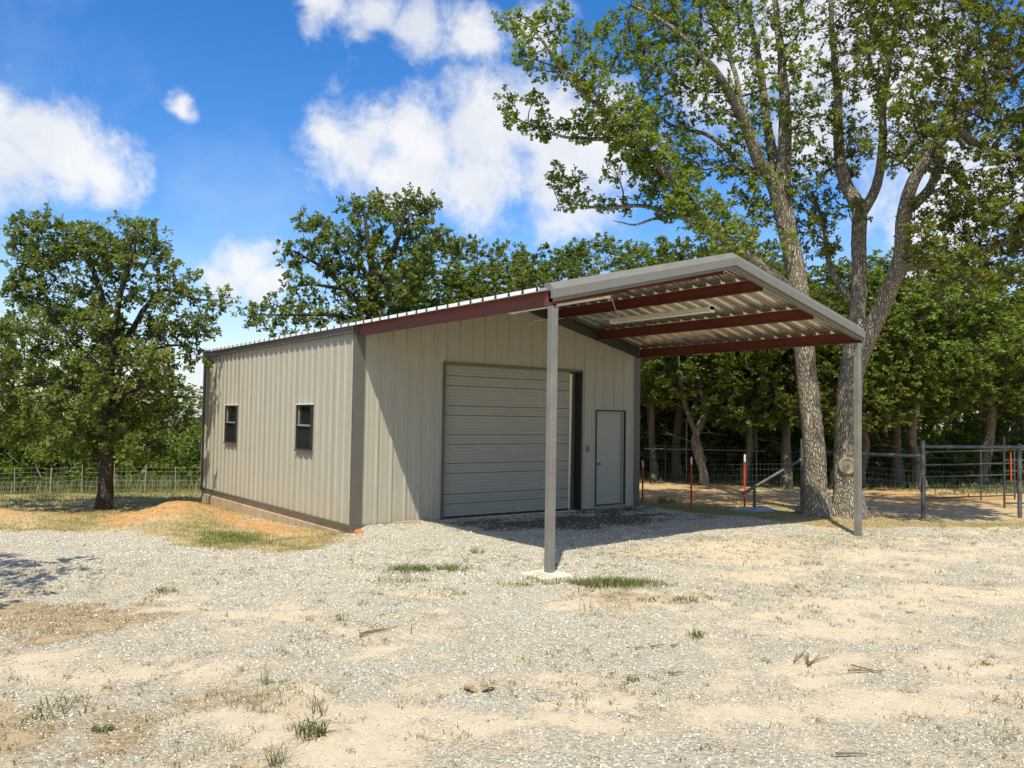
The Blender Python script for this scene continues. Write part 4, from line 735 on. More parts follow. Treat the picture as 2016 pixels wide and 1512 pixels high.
LEFT_CLUMPS = [(-1.22,0.75,6.5,0.47),(-1.66,0.96,6.94,0.4),(-1.59,0.82,6.3,0.33),(-1.04,0.95,7,0.53),(-1.93,1.04,6.66,0.53),(-1.48,0.42,7.17,0.5),(-1.93,1.26,7.18,0.42),(-1.88,1.19,6.74,0.48),(-1.35,0.94,7.17,0.49),(-1.53,0.85,6.61,0.37),(-0.96,0.96,7,0.51),(-1.85,1.33,7.16,0.55),(-1.76,1.01,6.34,0.47),(-1.16,0.06,6.43,0.4),(0.55,-1.77,6.84,0.4),(-0.01,0.21,6.57,0.44),(-0.1,0.36,7.05,0.49),(0.38,-0.25,7.18,0.34),(-0.62,-0.6,6.48,0.39),(0.12,-0.53,6.76,0.39),(-0.62,0.01,6.97,0.51),(0.7,-0.4,6.67,0.39),(-0.87,-0.01,6.54,0.42),(0.19,-1.21,6.34,0.45),(-0.4,0.55,6.98,0.52),(0.51,-0.51,7.14,0.45),(-0.07,-1.01,6.86,0.52),(0.37,-0.24,6.75,0.42),(0.77,-0.69,6.67,0.49),(-0.33,-0.87,6.48,0.34),(-0.59,-0.08,6.46,0.54),(-0.92,-0.41,6.65,0.53),(0.16,-0.02,6.49,0.36),(-1.06,1.74,5.9,0.61),(-1.24,0.18,4.9,0.4),(-1.86,1.7,5.83,0.4),(-1.6,0.46,5.47,0.55),(-1.79,0.84,6.23,0.53),(-0.64,-0.01,6.36,0.52),(-0.55,1.04,5.6,0.41),(-1.71,2.03,5.22,0.44),(-0.14,0.93,6.1,0.39),(-1.09,0.85,6.33,0.5),(-0.63,0.33,4.97,0.38),(-0.16,0.65,5.32,0.52),(-0.44,-0.21,5.77,0.59),(-0.9,1.67,5.14,0.48),(-1.84,1.71,5.51,0.38),(-1.13,2,6.01,0.57),(-0.98,0.69,6.31,0.61),(-0.42,-0.9,5.04,0.54),(-1.53,0.48,6.21,0.46),(-0.11,1.22,6.57,0.6),(-0.74,0.23,5.55,0.43),(-1.79,2.5,6.18,0.57),(-1.33,2.12,5.23,0.39),(-0.8,-0.85,4.82,0.53),(0.19,-1.42,6.02,0.54),(1.08,-1.36,5.31,0.45),(0.32,0.7,4.73,0.39),(0.9,-1.53,6.2,0.4),(0.51,-1.32,5.23,0.51),(0.19,0.99,5.33,0.39),(0.05,0.73,6.16,0.43),(0.86,-1.8,4.64,0.34),(1.2,-2.02,5.72,0.49),(0.68,-0.2,4.55,0.41),(0.41,0.4,5.74,0.4),(0.23,-0.63,5.29,0.36),(-0.11,-0.5,6.21,0.48),(-0.06,0.82,5.3,0.41),(1.27,-0.73,5.45,0.48),(0.86,-0.47,6.5,0.49),(0.23,-0.25,4.53,0.4),(0.65,-1.12,5.65,0.44),(1.06,-0.7,4.89,0.54),(1.29,-1.45,5.93,0.54),(0.61,0.5,6.29,0.42),(-1.94,1.59,5.76,0.32),(-1.99,1.8,5.37,0.39),(-1.55,1.61,5.31,0.37),(-1.58,1.69,5.77,0.43),(1.97,0.09,5.13,0.51),(2.56,-0.69,5.58,0.43),(2.28,-0.56,4.76,0.38),(2.1,-0.17,5.63,0.42),(2.45,-0.35,5.23,0.36),(1.74,0.03,5.55,0.44),(1.55,0.37,3.82,0.36),(1.08,0.2,4.5,0.35),(0.91,-0.37,3.91,0.35),(1.98,-0.26,4.7,0.39),(1.86,-0.48,4.12,0.42),(1.48,-0.02,4.7,0.38),(1.82,-0.33,4.43,0.45),(1.43,0.16,3.83,0.43),(1.44,0.1,4.49,0.51),(0.93,-0.42,4.13,0.45),(1.86,-1.07,3.96,0.52),(0.99,-0.11,4.7,0.34),(2.17,-0.34,4.79,0.37),(-1.34,0.52,3.21,0.44),(0.38,0.37,2.65,0.44),(0.43,-2.83,3.72,0.57),(-2.43,3.43,4.13,0.43),(-0.49,-1.7,3.4,0.55),(-1.46,2.16,3.87,0.58),(-0.38,0.16,1.95,0.59),(-2.59,4.43,2.21,0.47),(1.66,1.17,2.56,0.55),(-0.75,-0.48,3.63,0.44),(-2.05,1.21,2.91,0.46),(0.43,0.67,2.02,0.59),(-1.68,-0.76,2.44,0.46),(0.2,2.2,1.28,0.64),(1.4,1.54,1.61,0.55),(0.85,-0.34,3.32,0.48),(-2.43,3.42,3.38,0.47),(-2.96,1.41,2.96,0.44),(-0.61,-0.65,2.63,0.45),(-1.95,-0.88,4.38,0.61),(0.06,1.41,4.16,0.49),(0.15,-1.81,3.9,0.49),(-0.95,1.2,2.55,0.61),(-0.61,2.66,4.83,0.59),(-1.82,3.49,1.79,0.59),(-1.04,-0.52,1.77,0.44),(-2.1,2.61,4.78,0.65),(0.24,-1.37,1.54,0.63),(-0.54,-0.41,4.7,0.54),(-1.18,2.79,1.73,0.52),(-2.7,3.92,4.76,0.68),(-2.21,0.26,3.57,0.5),(-1.01,2.18,4.2,0.5),(-0.97,-0.71,3.01,0.45),(0.29,-0.08,3.26,0.64),(1.05,1.11,2.4,0.45),(-0.01,-0.33,4.54,0.44),(-2.3,1.42,2.42,0.45),(0.19,1.51,4.63,0.67),(-2.26,0.36,2.17,0.6),(0.51,0.73,2.55,0.49),(0.08,-1.81,1.43,0.4),(-2.86,0.73,1.98,0.46),(-1.44,1.22,3.31,0.59),(-0.63,0.72,3.22,0.62),(-2.39,-0.56,2.91,0.41),(-0.94,2.09,4.49,0.69),(-0.97,-0.12,2.23,0.46),(1.32,0.47,2.36,0.68),(-0.07,-1.6,2.01,0.54),(-2.6,2.76,4.03,0.46),(-1.75,1.56,2.62,0.48),(0.86,1.01,3.39,0.64),(-2.85,2.41,2.72,0.65),(0.95,0.57,1.92,0.48),(-1.85,0.5,3.91,0.43),(-0.02,-0.13,3.34,0.47),(0.61,1.46,4.11,0.71),(-1.65,1.43,1.88,0.41),(1.37,0.55,3.43,0.68),(-2.3,-0.3,4.35,0.38),(-1.75,0.48,4.52,0.58),(-0.23,0.93,3.83,0.61),(-0.27,0.75,2.21,0.57),(-1.1,0.76,1.67,0.59),(-2.47,4.12,4.74,0.57),(-2.24,3.37,3.59,0.54),(0.11,1.05,1.42,0.53),(-0.39,2.15,4.78,0.56),(0.39,-2.44,3.86,0.38),(-1.23,-0.59,3.52,0.48),(-1.05,1.5,2.76,0.43),(-2.81,3.43,3.45,0.46),(-0.47,0.77,1.58,0.66),(-1.07,0.88,4.96,0.55),(-0.65,-2.03,2.79,0.37),(1.36,-0.7,2.84,0.52),(0.85,-1.06,2.34,0.4),(-2.83,1.16,3.01,0.52),(-2.42,-0.71,3.79,0.47),(-2.18,1.73,2.01,0.47),(-1.05,-1.16,1.9,0.57),(0.55,-0.44,4.09,0.63),(-2.64,2.09,1.97,0.53),(-0.48,-0.1,4.15,0.4),(-2.95,0.49,4.46,0.59),(-1.35,1.96,3.42,0.54),(0.4,-1.69,3.42,0.49),(0.04,0.55,1.92,0.6),(-0.12,-1.31,3.65,0.57),(-1.27,0.86,4.02,0.66),(-0.84,1.52,4.73,0.54),(0.61,-1.54,1.75,0.61),(0.41,-0.3,2.72,0.58),(-0.65,2.06,2.95,0.63),(-0.34,0.71,3.28,0.48),(-1.62,-0.43,2.56,0.5),(-2.88,0.44,3.8,0.52),(-1.53,0.66,4.57,0.54),(0.35,1.05,4.42,0.48),(-1.73,0.21,1.84,0.47),(-0.65,-2.11,4.51,0.37),(-2,1.06,2.81,0.55),(0.08,2.5,2.71,0.62),(-2.16,-0.46,4.26,0.48),(-2.45,-0.45,3.28,0.5),(0.94,-1,2.97,0.43),(0.01,0.11,1.32,0.59),(-0.54,2.19,3.91,0.7),(1.87,0.72,2.36,0.5),(-0.34,-1.99,3.03,0.57),(-2.97,1.79,2.44,0.64),(-1.44,-0.96,1.63,0.46),(-2.41,2.85,2.55,0.62),(0.82,-2.15,3.46,0.61),(0.35,-0.51,2.06,0.64),(0.14,0.98,4.44,0.55),(-0.77,2.73,5.09,0.45),(-1.7,-1.22,2.73,0.61),(-0.48,-0.71,3.22,0.48),(-0.61,0.06,4.44,0.43),(-0.9,1.64,2.42,0.57),(-1.81,2.73,3.7,0.52),(1.48,0.52,2.41,0.64),(0.85,0.47,3.05,0.59),(-1.47,-1.32,1.87,0.54),(-0.27,2.54,1.68,0.62),(-2.77,-0.01,2.46,0.42),(-2.57,4.02,1.79,0.63),(-2.65,1.44,3.14,0.55),(-2.74,2.06,4.17,0.6),(-1.68,3.75,2.62,0.5),(-0.92,0.18,3.29,0.63),(1.28,-0.62,3.14,0.58),(0.51,-0.63,3.75,0.49),(0.2,-0.24,2.81,0.61),(0.83,0.27,2.3,0.48),(-1.98,1.67,1.8,0.51),(-1.53,1.12,4.09,0.62),(0.29,-1.04,1.46,0.52),(-0.09,-0.32,2.01,0.46),(-2.43,-0.17,4.41,0.58),(-1.88,-0.26,4.53,0.56),(0.3,1.34,3.78,0.56),(1.46,1.45,1.63,0.62),(-0.68,-1.3,2.56,0.58),(-1.1,-0.26,4.1,0.64),(-1.3,1.8,3.38,0.48),(-0.86,-1.45,3.67,0.52),(0.88,-1.41,3.64,0.44),(-0.22,0.47,1.33,0.47),(-1.77,-0.57,2.2,0.41)]
MID_BASE = (6.33, 11.56, -0.30)
MID_LIM = [[(0.02,0.01,0.47,0.3),(-0.06,-0.04,2.63,0.25),(-0.17,-0.07,4.69,0.2),(-0.26,-0.07,6.07,0.17),(-0.24,-0.03,7.3,0.13),(-0.37,0.13,8.53,0.08),(-0.46,0.28,9.42,0.03)],
 [(-0.24,-0.09,6.07,0.13),(0.03,-0.73,7.4,0.1),(0.23,-1.19,8.56,0.07),(0.28,-1.4,9.38,0.03)],
 [(-0.24,-0.07,5.73,0.12),(-0.84,0.71,6.62,0.1),(-1.31,1.39,7.36,0.07),(-2.1,2.19,8,0.03)],
 [(-0.21,-0.08,5.38,0.12),(-1.47,0.1,5.63,0.08),(-2.71,0.52,5.56,0.05),(-3.84,1.12,5.52,0.015)],
 [(-0.25,-0.12,6.76,0.1),(-0.54,1.03,8.12,0.06),(-1.13,1.9,9.26,0.02)],
 [(-0.22,-0.1,6.07,0.1),(0.97,-0.28,6.88,0.07),(1.8,-0.58,7.83,0.03)],
 [(-0.84,0.71,6.62,0.07),(-1.91,1.24,6.74,0.05),(-2.56,1.62,6.54,0.02)]]
MID_CLUMPS = [(0.5,-0.26,8.06,0.41),(-0.38,-1.58,8.63,0.5),(1.43,-0.86,9.55,0.45),(-1.37,-0.78,8.49,0.5),(-0.23,0.75,9.5,0.54),(0.42,-1.81,7.4,0.53),(0.71,-0.93,8.55,0.4),(0.59,-2.2,8.53,0.51),(-0.07,0.83,8.31,0.43),(-0.41,-1.22,7.33,0.43),(0.19,-0.91,9.49,0.44),(1.18,-1.3,8.06,0.61),(-1.06,0.32,9.49,0.61),(-0.42,-0.6,8.5,0.52),(1.33,0.04,9.44,0.56),(1.21,-2.23,8.2,0.49),(0.67,-1.16,9.69,0.4),(-0.39,-0.79,9.39,0.56),(-0.53,-1.31,7.57,0.46),(1.39,-0.66,9.04,0.51),(-0.28,1.12,8.73,0.45),(-0.52,-1,8.24,0.41),(0.58,-0.57,8.07,0.56),(-0.54,0.62,9.29,0.54),(0.93,-2.32,8.06,0.47),(0.9,-0.07,9.36,0.5),(0.76,-1.84,7.72,0.44),(0.49,0.17,9.86,0.55),(0.25,-1.74,7.27,0.59),(-0.15,0.24,9.54,0.42),(-0.73,-0.39,7.88,0.59),(-0.54,-1.47,8.78,0.43),(0.93,-0.94,9.77,0.6),(1.5,-1.03,9.57,0.52),(0.76,-0.79,8.62,0.62),(-1.3,0.76,8.55,0.47),(-0.83,0.59,7.5,0.39),(-1.7,1.03,8.91,0.36),(-1.45,0.68,7.61,0.58),(-1.7,1.37,8.38,0.43),(-1.22,0.13,7.98,0.43),(-2.29,1.08,8.76,0.42),(-1.06,1.7,8.83,0.5),(-1.34,0.44,8.06,0.39),(-0.62,0.59,7.57,0.4),(-1.58,2.09,9.2,0.61),(-1.27,1.31,7.66,0.53),(-1.91,0.78,8.14,0.58),(-1.14,0.62,7.13,0.4),(-1.76,2.2,7.63,0.59),(-1.52,1.48,7.67,0.48),(-2.5,2.06,8.05,0.45),(-1.83,1.92,8.09,0.43),(-1.11,1.49,7.41,0.38),(-2.26,2.19,7.64,0.46),(-2.19,0.86,6.92,0.51),(-2.56,1.08,6.2,0.45),(-1.45,1.01,6.48,0.62),(-2.06,0.92,6.21,0.47),(-2.57,1.44,6.74,0.46),(-3.24,0.49,5.45,0.43),(-3.73,0.83,5.14,0.52),(-3.17,0.31,4.9,0.57),(-2.92,0.21,5.66,0.43),(-3.62,1.42,5.8,0.41),(-2.47,0.88,5.32,0.62),(-3.09,1.45,6.05,0.5),(-4.05,1.15,5.41,0.5),(-1.64,-0.09,5.58,0.57),(-2,0.85,5.69,0.56),(-2.11,-0.09,5.16,0.5),(1.73,0.1,5.68,0.7),(-0.1,-1.64,6.13,0.5),(-0.48,-0.45,5.72,0.65),(0.56,-0.41,5.68,0.53),(-1.33,-0.63,5.57,0.64),(0.53,-1.96,6.43,0.54),(0.09,-1.82,6.95,0.57),(0.59,0.79,7.27,0.47),(-0.44,-0.23,6.46,0.65),(-0.58,0.31,7.02,0.67),(-0.1,-0.55,5.22,0.64),(-0.57,0.43,5.13,0.67),(0.11,-1.81,4.94,0.58),(-0.74,0.78,6.42,0.67),(-0.4,-1.69,6.6,0.64),(0.94,0.56,5.95,0.59),(-0.17,0.79,7.17,0.69),(1.79,-0.31,6.93,0.59),(-0.04,-0.14,5.16,0.68),(-1.01,0.04,5.75,0.58),(-1.36,-0.63,6.45,0.51),(0.8,-1,5.13,0.65),(1.23,-0.78,5.88,0.52),(-0.26,-0.22,6.32,0.49),(-0.91,-0.22,5.11,0.47),(0.85,-0.61,7.17,0.73),(0.29,-1.52,6.36,0.49),(-0.52,-0.35,5.64,0.67)]

# ------------------------------------------------------------------ trees
LEAF_V = np.array([(0, 0, 0), (.17, .30, .05), (.12, .48, .03), (.40, .68, .12), (0, 1, -.06), (-.40, .68, .12), (-.12, .48, .03), (-.17, .30, .05)], float)
LEAF_F = np.array([(0, 1, 2), (0, 2, 4), (2, 3, 4), (0, 6, 7), (0, 4, 6), (4, 5, 6)])
SIMPLE_V = np.array([(0, 0, 0), (.34, .55, .09), (0, 1, -.05), (-.34, .55, .09)], float)
SIMPLE_F = np.array([(0, 1, 2), (0, 2, 3)])

def leaves_mesh(name, O, Dv, Nn, S, tint, simple=False):
    TV, TF = (SIMPLE_V, SIMPLE_F) if simple else (LEAF_V, LEAF_F)
    Dv = norm(Dv); side = norm(np.cross(Dv, Nn)); Nn = np.cross(side, Dv)
    V = O[:, None, :] + S[:, None, None] * (TV[None, :, 0, None] * side[:, None, :] + TV[None, :, 1, None] * Dv[:, None, :] + TV[None, :, 2, None] * Nn[:, None, :])
    k = len(TV); F = TF[None] + (np.arange(len(O)) * k)[:, None, None]
    return np_mesh(name, V.reshape(-1, 3), F.reshape(-1, 3), {'tint': np.repeat(tint, k)})

def grow(limbs, clumps, g, tips, per_tip, leaf, simple=False, trunk_sides=16, rough=.05, twig_r=.0045, bare=0):
    """limbs: polylines (x, y, z, radius); clumps: (x, y, z, radius). Returns meshes for wood, twigs and crown"""
    tv, tf, nv = [], [], 0
    nodes, nrad = [], []
    for i, lb in enumerate(limbs):
        q = catmull(np.array(lb), .12 if trunk_sides > 12 else .3)
        jit = (fbm(np.arange(len(q)) * .23, np.full(len(q), i * 7.3), int(g.integers(99)), 3) - .5)[:, None] * np.array([.16, .16, 0]) * np.minimum(1, .12 / np.maximum(q[:, 3:4], .03)); jit[0] = 0
        P = q[:, :3] + jit
        sides = trunk_sides if q[0, 3] > .12 else max(6, trunk_sides // 2)
        V, F = tube_np(P, np.maximum(q[:, 3], .006), sides, rough, int(g.integers(1e6))); tv.append(V); tf.append(F + nv); nv += len(V)
        nodes.append(P); nrad.append(q[:, 3])
    nodes = np.vstack(nodes); nrad = np.concatenate(nrad)
    keep = nrad < max(.2, nrad.max() * .75); cn = nodes[keep]; cr = nrad[keep]
    wood = (np.vstack(tv), np.vstack(tf))
    bv, bf, bn = [], [], 0
    O, Dv, Nn, S, tint = [], [], [], [], []
    cl = np.array(clumps); d0 = np.array([np.min(np.linalg.norm(cn - c[:3], axis=1)) for c in cl]); cl = cl[np.argsort(d0)]
    for c in cl:
        ctr, r = c[:3], c[3]
        cost = np.linalg.norm(cn - ctr, axis=1) + np.maximum(0, cn[:, 2] - ctr[2] + .1) * 1.2 + np.where(cr < .012, .5, 0)
        j = int(np.argmin(cost)); a = cn[j]; ln = np.linalg.norm(ctr - a)
        r0 = min(cr[j] * .75, .010 + .013 * ln); mid = (a + ctr) / 2 + g.normal(size=3) * .13 * ln
        P = catmull(np.array([a, mid, ctr]), max(.12, ln / 6)); R = np.linspace(r0, max(.006, r0 * .35), len(P))
        V, F = tube_np(P, R, 5); bv.append(V); bf.append(F + bn); bn += len(V)
        cn = np.vstack([cn, P[2:]]); cr = np.concatenate([cr, R[2:]])
        T = g.normal(size=(tips, 3)); T = norm(T) * (r * g.uniform(.25, 1., size=(tips, 1)) ** .6); T[:, 2] *= .85
        for t in T:
            st = P[-1 - int(g.integers(0, max(1, len(P) // 2)))]; tip = ctr + t
            mid = (st + tip) / 2 + g.normal(size=3) * .1 * np.linalg.norm(t)
            V, F = tube_np(np.array([st, mid, tip]), np.array([twig_r * 1.5, twig_r, twig_r * .5]), 3); bv.append(V); bf.append(F + bn); bn += len(V)
        n = tips * per_tip; tp = np.repeat(ctr + T, per_tip, 0); out = np.repeat(norm(T), per_tip, 0)
        back = g.uniform(0, .45, size=(n, 1)) * np.repeat(np.linalg.norm(T, axis=1)[:, None], per_tip, 0)
        d = norm(out * .55 + g.normal(size=(n, 3)) * .75 + np.array([0, 0, -.05]))
        nn = norm(g.normal(size=(n, 3)) * .5 + np.array([-.22, -.24, .85]) + out * .25)
        O.append(tp - out * back * .7 + g.normal(size=(n, 3)) * .02); Dv.append(d); Nn.append(nn); S.append(leaf * g.uniform(.6, 1.25, n))
        tint.append(np.clip(g.uniform(0, 1, n) * .75 + g.uniform(0, .25) , 0, 1))
    wood_me = np_mesh('trunk', *wood)
    twig_me = np_mesh('branches', np.vstack(bv), np.vstack(bf))
    crown_me = leaves_mesh('crown', np.vstack(O), np.vstack(Dv), np.vstack(Nn), np.concatenate(S), np.concatenate(tint), simple)
    return wood_me, twig_me, crown_me

# --- the big twin-trunked oak behind the right post
g = np.random.default_rng(11)
tz = float(gz(TWIN_BASE[0], TWIN_BASE[1]))
twin = empty('oak_tree', (TWIN_BASE[0], TWIN_BASE[1], tz), 'big twin-trunked oak towering over the canopy behind the right post', 'tree')
def drop(lbs, dz):                       # sink the foot of the first limb below the ground and widen it into roots
    l0 = [tuple(p) for p in lbs[0]]
    x, y, z, r = l0[0]; l0 = [(x, y, -.35, r * 1.15), (x, y, .02, r * 1.05)] + [p for p in l0[1:] if p[2] > .15]
    return [l0] + list(lbs[1:])
SHIFT = TWIN_BASE[2] - tz
allw, allt = [], []
c_all = np.array(TWIN_CLUMPS)
l1, l2 = drop(TWIN_LIM1, SHIFT), drop(TWIN_LIM2, SHIFT)
def limb_nodes(ls): return np.vstack([catmull(np.array(l), .2)[:, :3] for l in ls])
n1, n2 = limb_nodes(l1), limb_nodes(l2)
dd1 = np.array([np.min(np.linalg.norm(n1 - c[:3], axis=1)) for c in c_all]); dd2 = np.array([np.min(np.linalg.norm(n2 - c[:3], axis=1)) for c in c_all])
for ls, sel in ((l1, dd1 <= dd2), (l2, dd1 > dd2)):
    w, tw, cr = grow(ls, c_all[sel], g, 12, 11, .098, trunk_sides=26, rough=.035)
    t_ = obj('trunk', w, M_BARK, twin, smooth_=True); obj('branches', tw, M_BARK2, twin); obj('crown', cr, M_LEAF, twin)
# buttress roots
for k, (bx, by) in enumerate(((l1[0][0][0], l1[0][0][1]), (l2[0][0][0], l2[0][0][1]))):
    for q in range(6):
        a = q / 6 * 6.28 + .4 * k; d = Vector((math.cos(a), math.sin(a), 0)); m = MB()
        m.tube(catmull([(bx + d.x * .12, by + d.y * .12, .55), (bx + d.x * .24, by + d.y * .24, .2), (bx + d.x * .40, by + d.y * .40, .0), (bx + d.x * .62, by + d.y * .62, -.12)], .08), .12, 10, .04)
        m.build('root', M_BARK, twin, smooth_=True)
# --- healed round cut on the right trunk, facing the yard
def place_scar():
    p = np.array([q for q in l2[0]]); z = 1.05; i = int(np.argmin(np.abs(p[:, 2] - z))); c = Vector(p[i][:3]); r = p[i][3]
    to = (Vector((CAM.x, CAM.y, 0)) - Vector((TWIN_BASE[0] + c.x, TWIN_BASE[1] + c.y, 0))).normalized(); to.rotate(Matrix.Rotation(.05, 3, 'Z'))
    side = Vector((-to.y, to.x, 0)); m = MB(); n = 22
    ring = lambda rad, dep: [(c.x + to.x * (r * .82 + dep) + side.x * rad * math.cos(t), c.y + to.y * (r * .82 + dep) + side.y * rad * math.cos(t), z + rad * 1.08 * math.sin(t)) for t in [i / n * 6.283 for i in range(n)]]
    rs = [ring(.185, -.03), ring(.165, .055), ring(.14, .062), ring(.125, .045), ring(.06, .05), ring(.01, .048)]
    m.add(sum(rs, []), [(a * n + i, a * n + (i + 1) % n, (a + 1) * n + (i + 1) % n, (a + 1) * n + i) for a in range(5) for i in range(n)])
    m.build('cut_scar', M_SCAR, twin, smooth_=True)
place_scar()

# --- the oak left of the building and the oak behind the roof
lz = float(gz(LEFT_BASE[0], LEFT_BASE[1]))
left = empty('oak_tree', (LEFT_BASE[0], LEFT_BASE[1], lz), 'round dark oak with short thick trunk standing alone left of the building', 'tree')
w, tw, cr = grow(drop(LEFT_LIM, 0), LEFT_CLUMPS, g, 13, 12, .115, trunk_sides=18, rough=.05)
obj('trunk', w, M_BARK2, left, smooth_=True); obj('branches', tw, M_BARK2, left); obj('crown', cr, M_LEAF2, left)
mz = float(gz(MID_BASE[0], MID_BASE[1]))
mid = empty('oak_tree', (MID_BASE[0], MID_BASE[1], MID_BASE[2]), 'tall ragged oak rising above the roof behind the building', 'tree')
w, tw, cr = grow(MID_LIM, MID_CLUMPS, g, 14, 12, .14, trunk_sides=12, rough=.05)
obj('trunk', w, M_BARK2, mid, smooth_=True); obj('branches', tw, M_BARK2, mid); obj('crown', cr, M_LEAF3, mid)

# --- generic woodland trees: six kinds, then copies
def wild_tree(seed, hgt, clear, spread, r0, n_cl, tips, per, leaf, lean=0., fork=False, low=0.):
    g = np.random.default_rng(seed); a0 = g.uniform(0, 6.28); lx, ly = math.cos(a0) * lean, math.sin(a0) * lean
    trunk = [(0, 0, -.3, r0 * 1.5), (0, 0, .05, r0 * 1.35), (0, 0, .5, r0)]
    for k in range(1, 7):
        t = k / 6; trunk.append((lx * t * hgt + g.normal() * .10 * (1 + t), ly * t * hgt + g.normal() * .10 * (1 + t), .5 + t * (hgt * .93 - .5), r0 * (1 - .9 * t)))
    limbs = [trunk]; tr = np.array(trunk)
    nl = 9
    for k in range(nl):
        z = clear + (hgt * .85 - clear) * (k + .3) / nl; i = np.interp(z, tr[:, 2], np.arange(len(tr))); p = np.array([np.interp(i, np.arange(len(tr)), tr[:, q]) for q in range(4)])
        a = k * 2.4 + g.uniform(-.5, .5); ln = spread * (.55 + .45 * math.sin(math.pi * (k + 1.2) / (nl + 1.5))) * g.uniform(.8, 1.15)
        rise = g.uniform(.15, .75) * ln
        limbs.append([(p[0], p[1], p[2], p[3] * .55), (p[0] + math.cos(a) * ln * .4, p[1] + math.sin(a) * ln * .4, p[2] + rise * .5, p[3] * .38), (p[0] + math.cos(a + .15) * ln * .95, p[1] + math.sin(a + .15) * ln * .95, p[2] + rise, .012)])
    if fork: limbs.append([(0, 0, .9, r0 * .8), (.25, .2, 1.8, r0 * .7), (.7, .5, 3.2, r0 * .5), (1.2, .8, hgt * .7, .03)])
    for k in range(9):                                  # bare dead side branches on the lower trunk
        z = g.uniform(1.2, clear + 1.6); a = g.uniform(0, 6.28); ln = g.uniform(.7, 1.7); i = np.interp(z, tr[:, 2], np.arange(len(tr))); p = [np.interp(i, np.arange(len(tr)), tr[:, q]) for q in range(3)]
        e1 = (p[0] + math.cos(a) * ln * .5, p[1] + math.sin(a) * ln * .5, z + g.uniform(-.05, .3)); e2 = (e1[0] + math.cos(a + .4) * ln * .5, e1[1] + math.sin(a + .4) * ln * .5, e1[2] + g.uniform(-.3, .3))
        limbs.append([(*p, .022), (*e1, .014), (*e2, .004)]); e3 = (e1[0] + math.cos(a - .9) * ln * .4, e1[1] + math.sin(a - .9) * ln * .4, e1[2] + g.uniform(0, .35)); limbs.append([(*e1, .011), (e1[0] * .5 + e3[0] * .5, e1[1] * .5 + e3[1] * .5, e1[2] * .5 + e3[2] * .5 + .06), e3][:1] + [((e1[0] + e3[0]) / 2, (e1[1] + e3[1]) / 2, (e1[2] + e3[2]) / 2 + .05, .008), (*e3, .003)])
    cls = []
    for k in range(n_cl):
        for _ in range(50):
            a = g.uniform(0, 6.28); z = g.uniform(clear - low, hgt); u = (z - clear + low) / (hgt - clear + low)
            rad = spread * (math.sin(math.pi * min(1, .18 + u * .80)) ** .6) * math.sqrt(g.uniform(.05, 1)); c = (lx * z + math.cos(a) * rad, ly * z + math.sin(a) * rad, z)
            if all(sum((c[i] - q[i]) ** 2 for i in range(3)) > .5 ** 2 for q in cls): break
        cls.append((*c, g.uniform(.42, .75)))
    return grow(limbs, cls, g, tips, per, leaf, True, 10, .06, .006)
def wild_bush(seed, w, h, n_cl, leaf):
    g = np.random.default_rng(seed); limbs = []
    for k in range(6):
        a = k * 1.1; limbs.append([(0, 0, -.1, .04), (math.cos(a) * w * .3, math.sin(a) * w * .3, h * .4, .025), (math.cos(a) * w * .6, math.sin(a) * w * .6, h * .75, .008)])
    cls = [(*(np.array([math.cos(a), math.sin(a)]) * w * math.sqrt(q)), .2 + h * z * (1 - .45 * q), g.uniform(.28, .5)) for a, q, z in zip(g.uniform(0, 6.28, n_cl), g.uniform(0, 1, n_cl), g.uniform(0, 1, n_cl))]
    return grow(limbs, cls, g, 10, 7, leaf, True, 6, .05, .004)
KINDS_ = [wild_tree(101, 9.5, 3.8, 3.1, .19, 150, 11, 13, .13, .02),
          wild_tree(102, 8.5, 3.4, 3.0, .15, 150, 11, 13, .13, .05, True),
          wild_tree(103, 11.0, 3.9, 3.4, .21, 170, 11, 13, .135, .03),
          wild_tree(104, 8.0, 3.0, 2.8, .13, 140, 11, 13, .13, .06, low=.4),
          wild_tree(105, 9.5, 1.4, 3.6, .16, 190, 11, 14, .135, .02, low=1.2)]
BUSH = [wild_bush(201, 1.5, 2.2, 46, .13), wild_bush(202, 2.1, 1.7, 60, .13), wild_bush(203, 1.1, 2.8, 44, .14)]
FIRST = {}
def plant(kinds, k, x, y, s, rz, label, cat, group=None, leafm=None, barkm=None, name='wood_tree', sz=None):
    """the first of a kind makes its parts; later ones are copies that share the meshes"""
    r = empty(name, (x, y, float(gz(x, y))), label, cat, group); r.rotation_euler.z = rz; r.scale = (s, s, sz or s)
    key = (id(kinds), k, leafm.name if leafm else '')
    if key not in FIRST:
        w, tw, cr = kinds[k]
        if any(q[0] == key[0] and q[1] == k for q in FIRST): w, tw, cr = w.copy(), tw.copy(), cr.copy()
        FIRST[key] = [obj('trunk' if name != 'bush' else 'stems', w, barkm or M_BARK3, r, smooth_=True), obj('branches' if name != 'bush' else 'twigs', tw, M_BARK2, r), obj('crown' if name != 'bush' else 'foliage', cr, leafm or M_LEAFW, r)]
    else:
        for o in FIRST[key]:
            c = o.copy(); c.parent = r; C.objects.link(c)
    return r

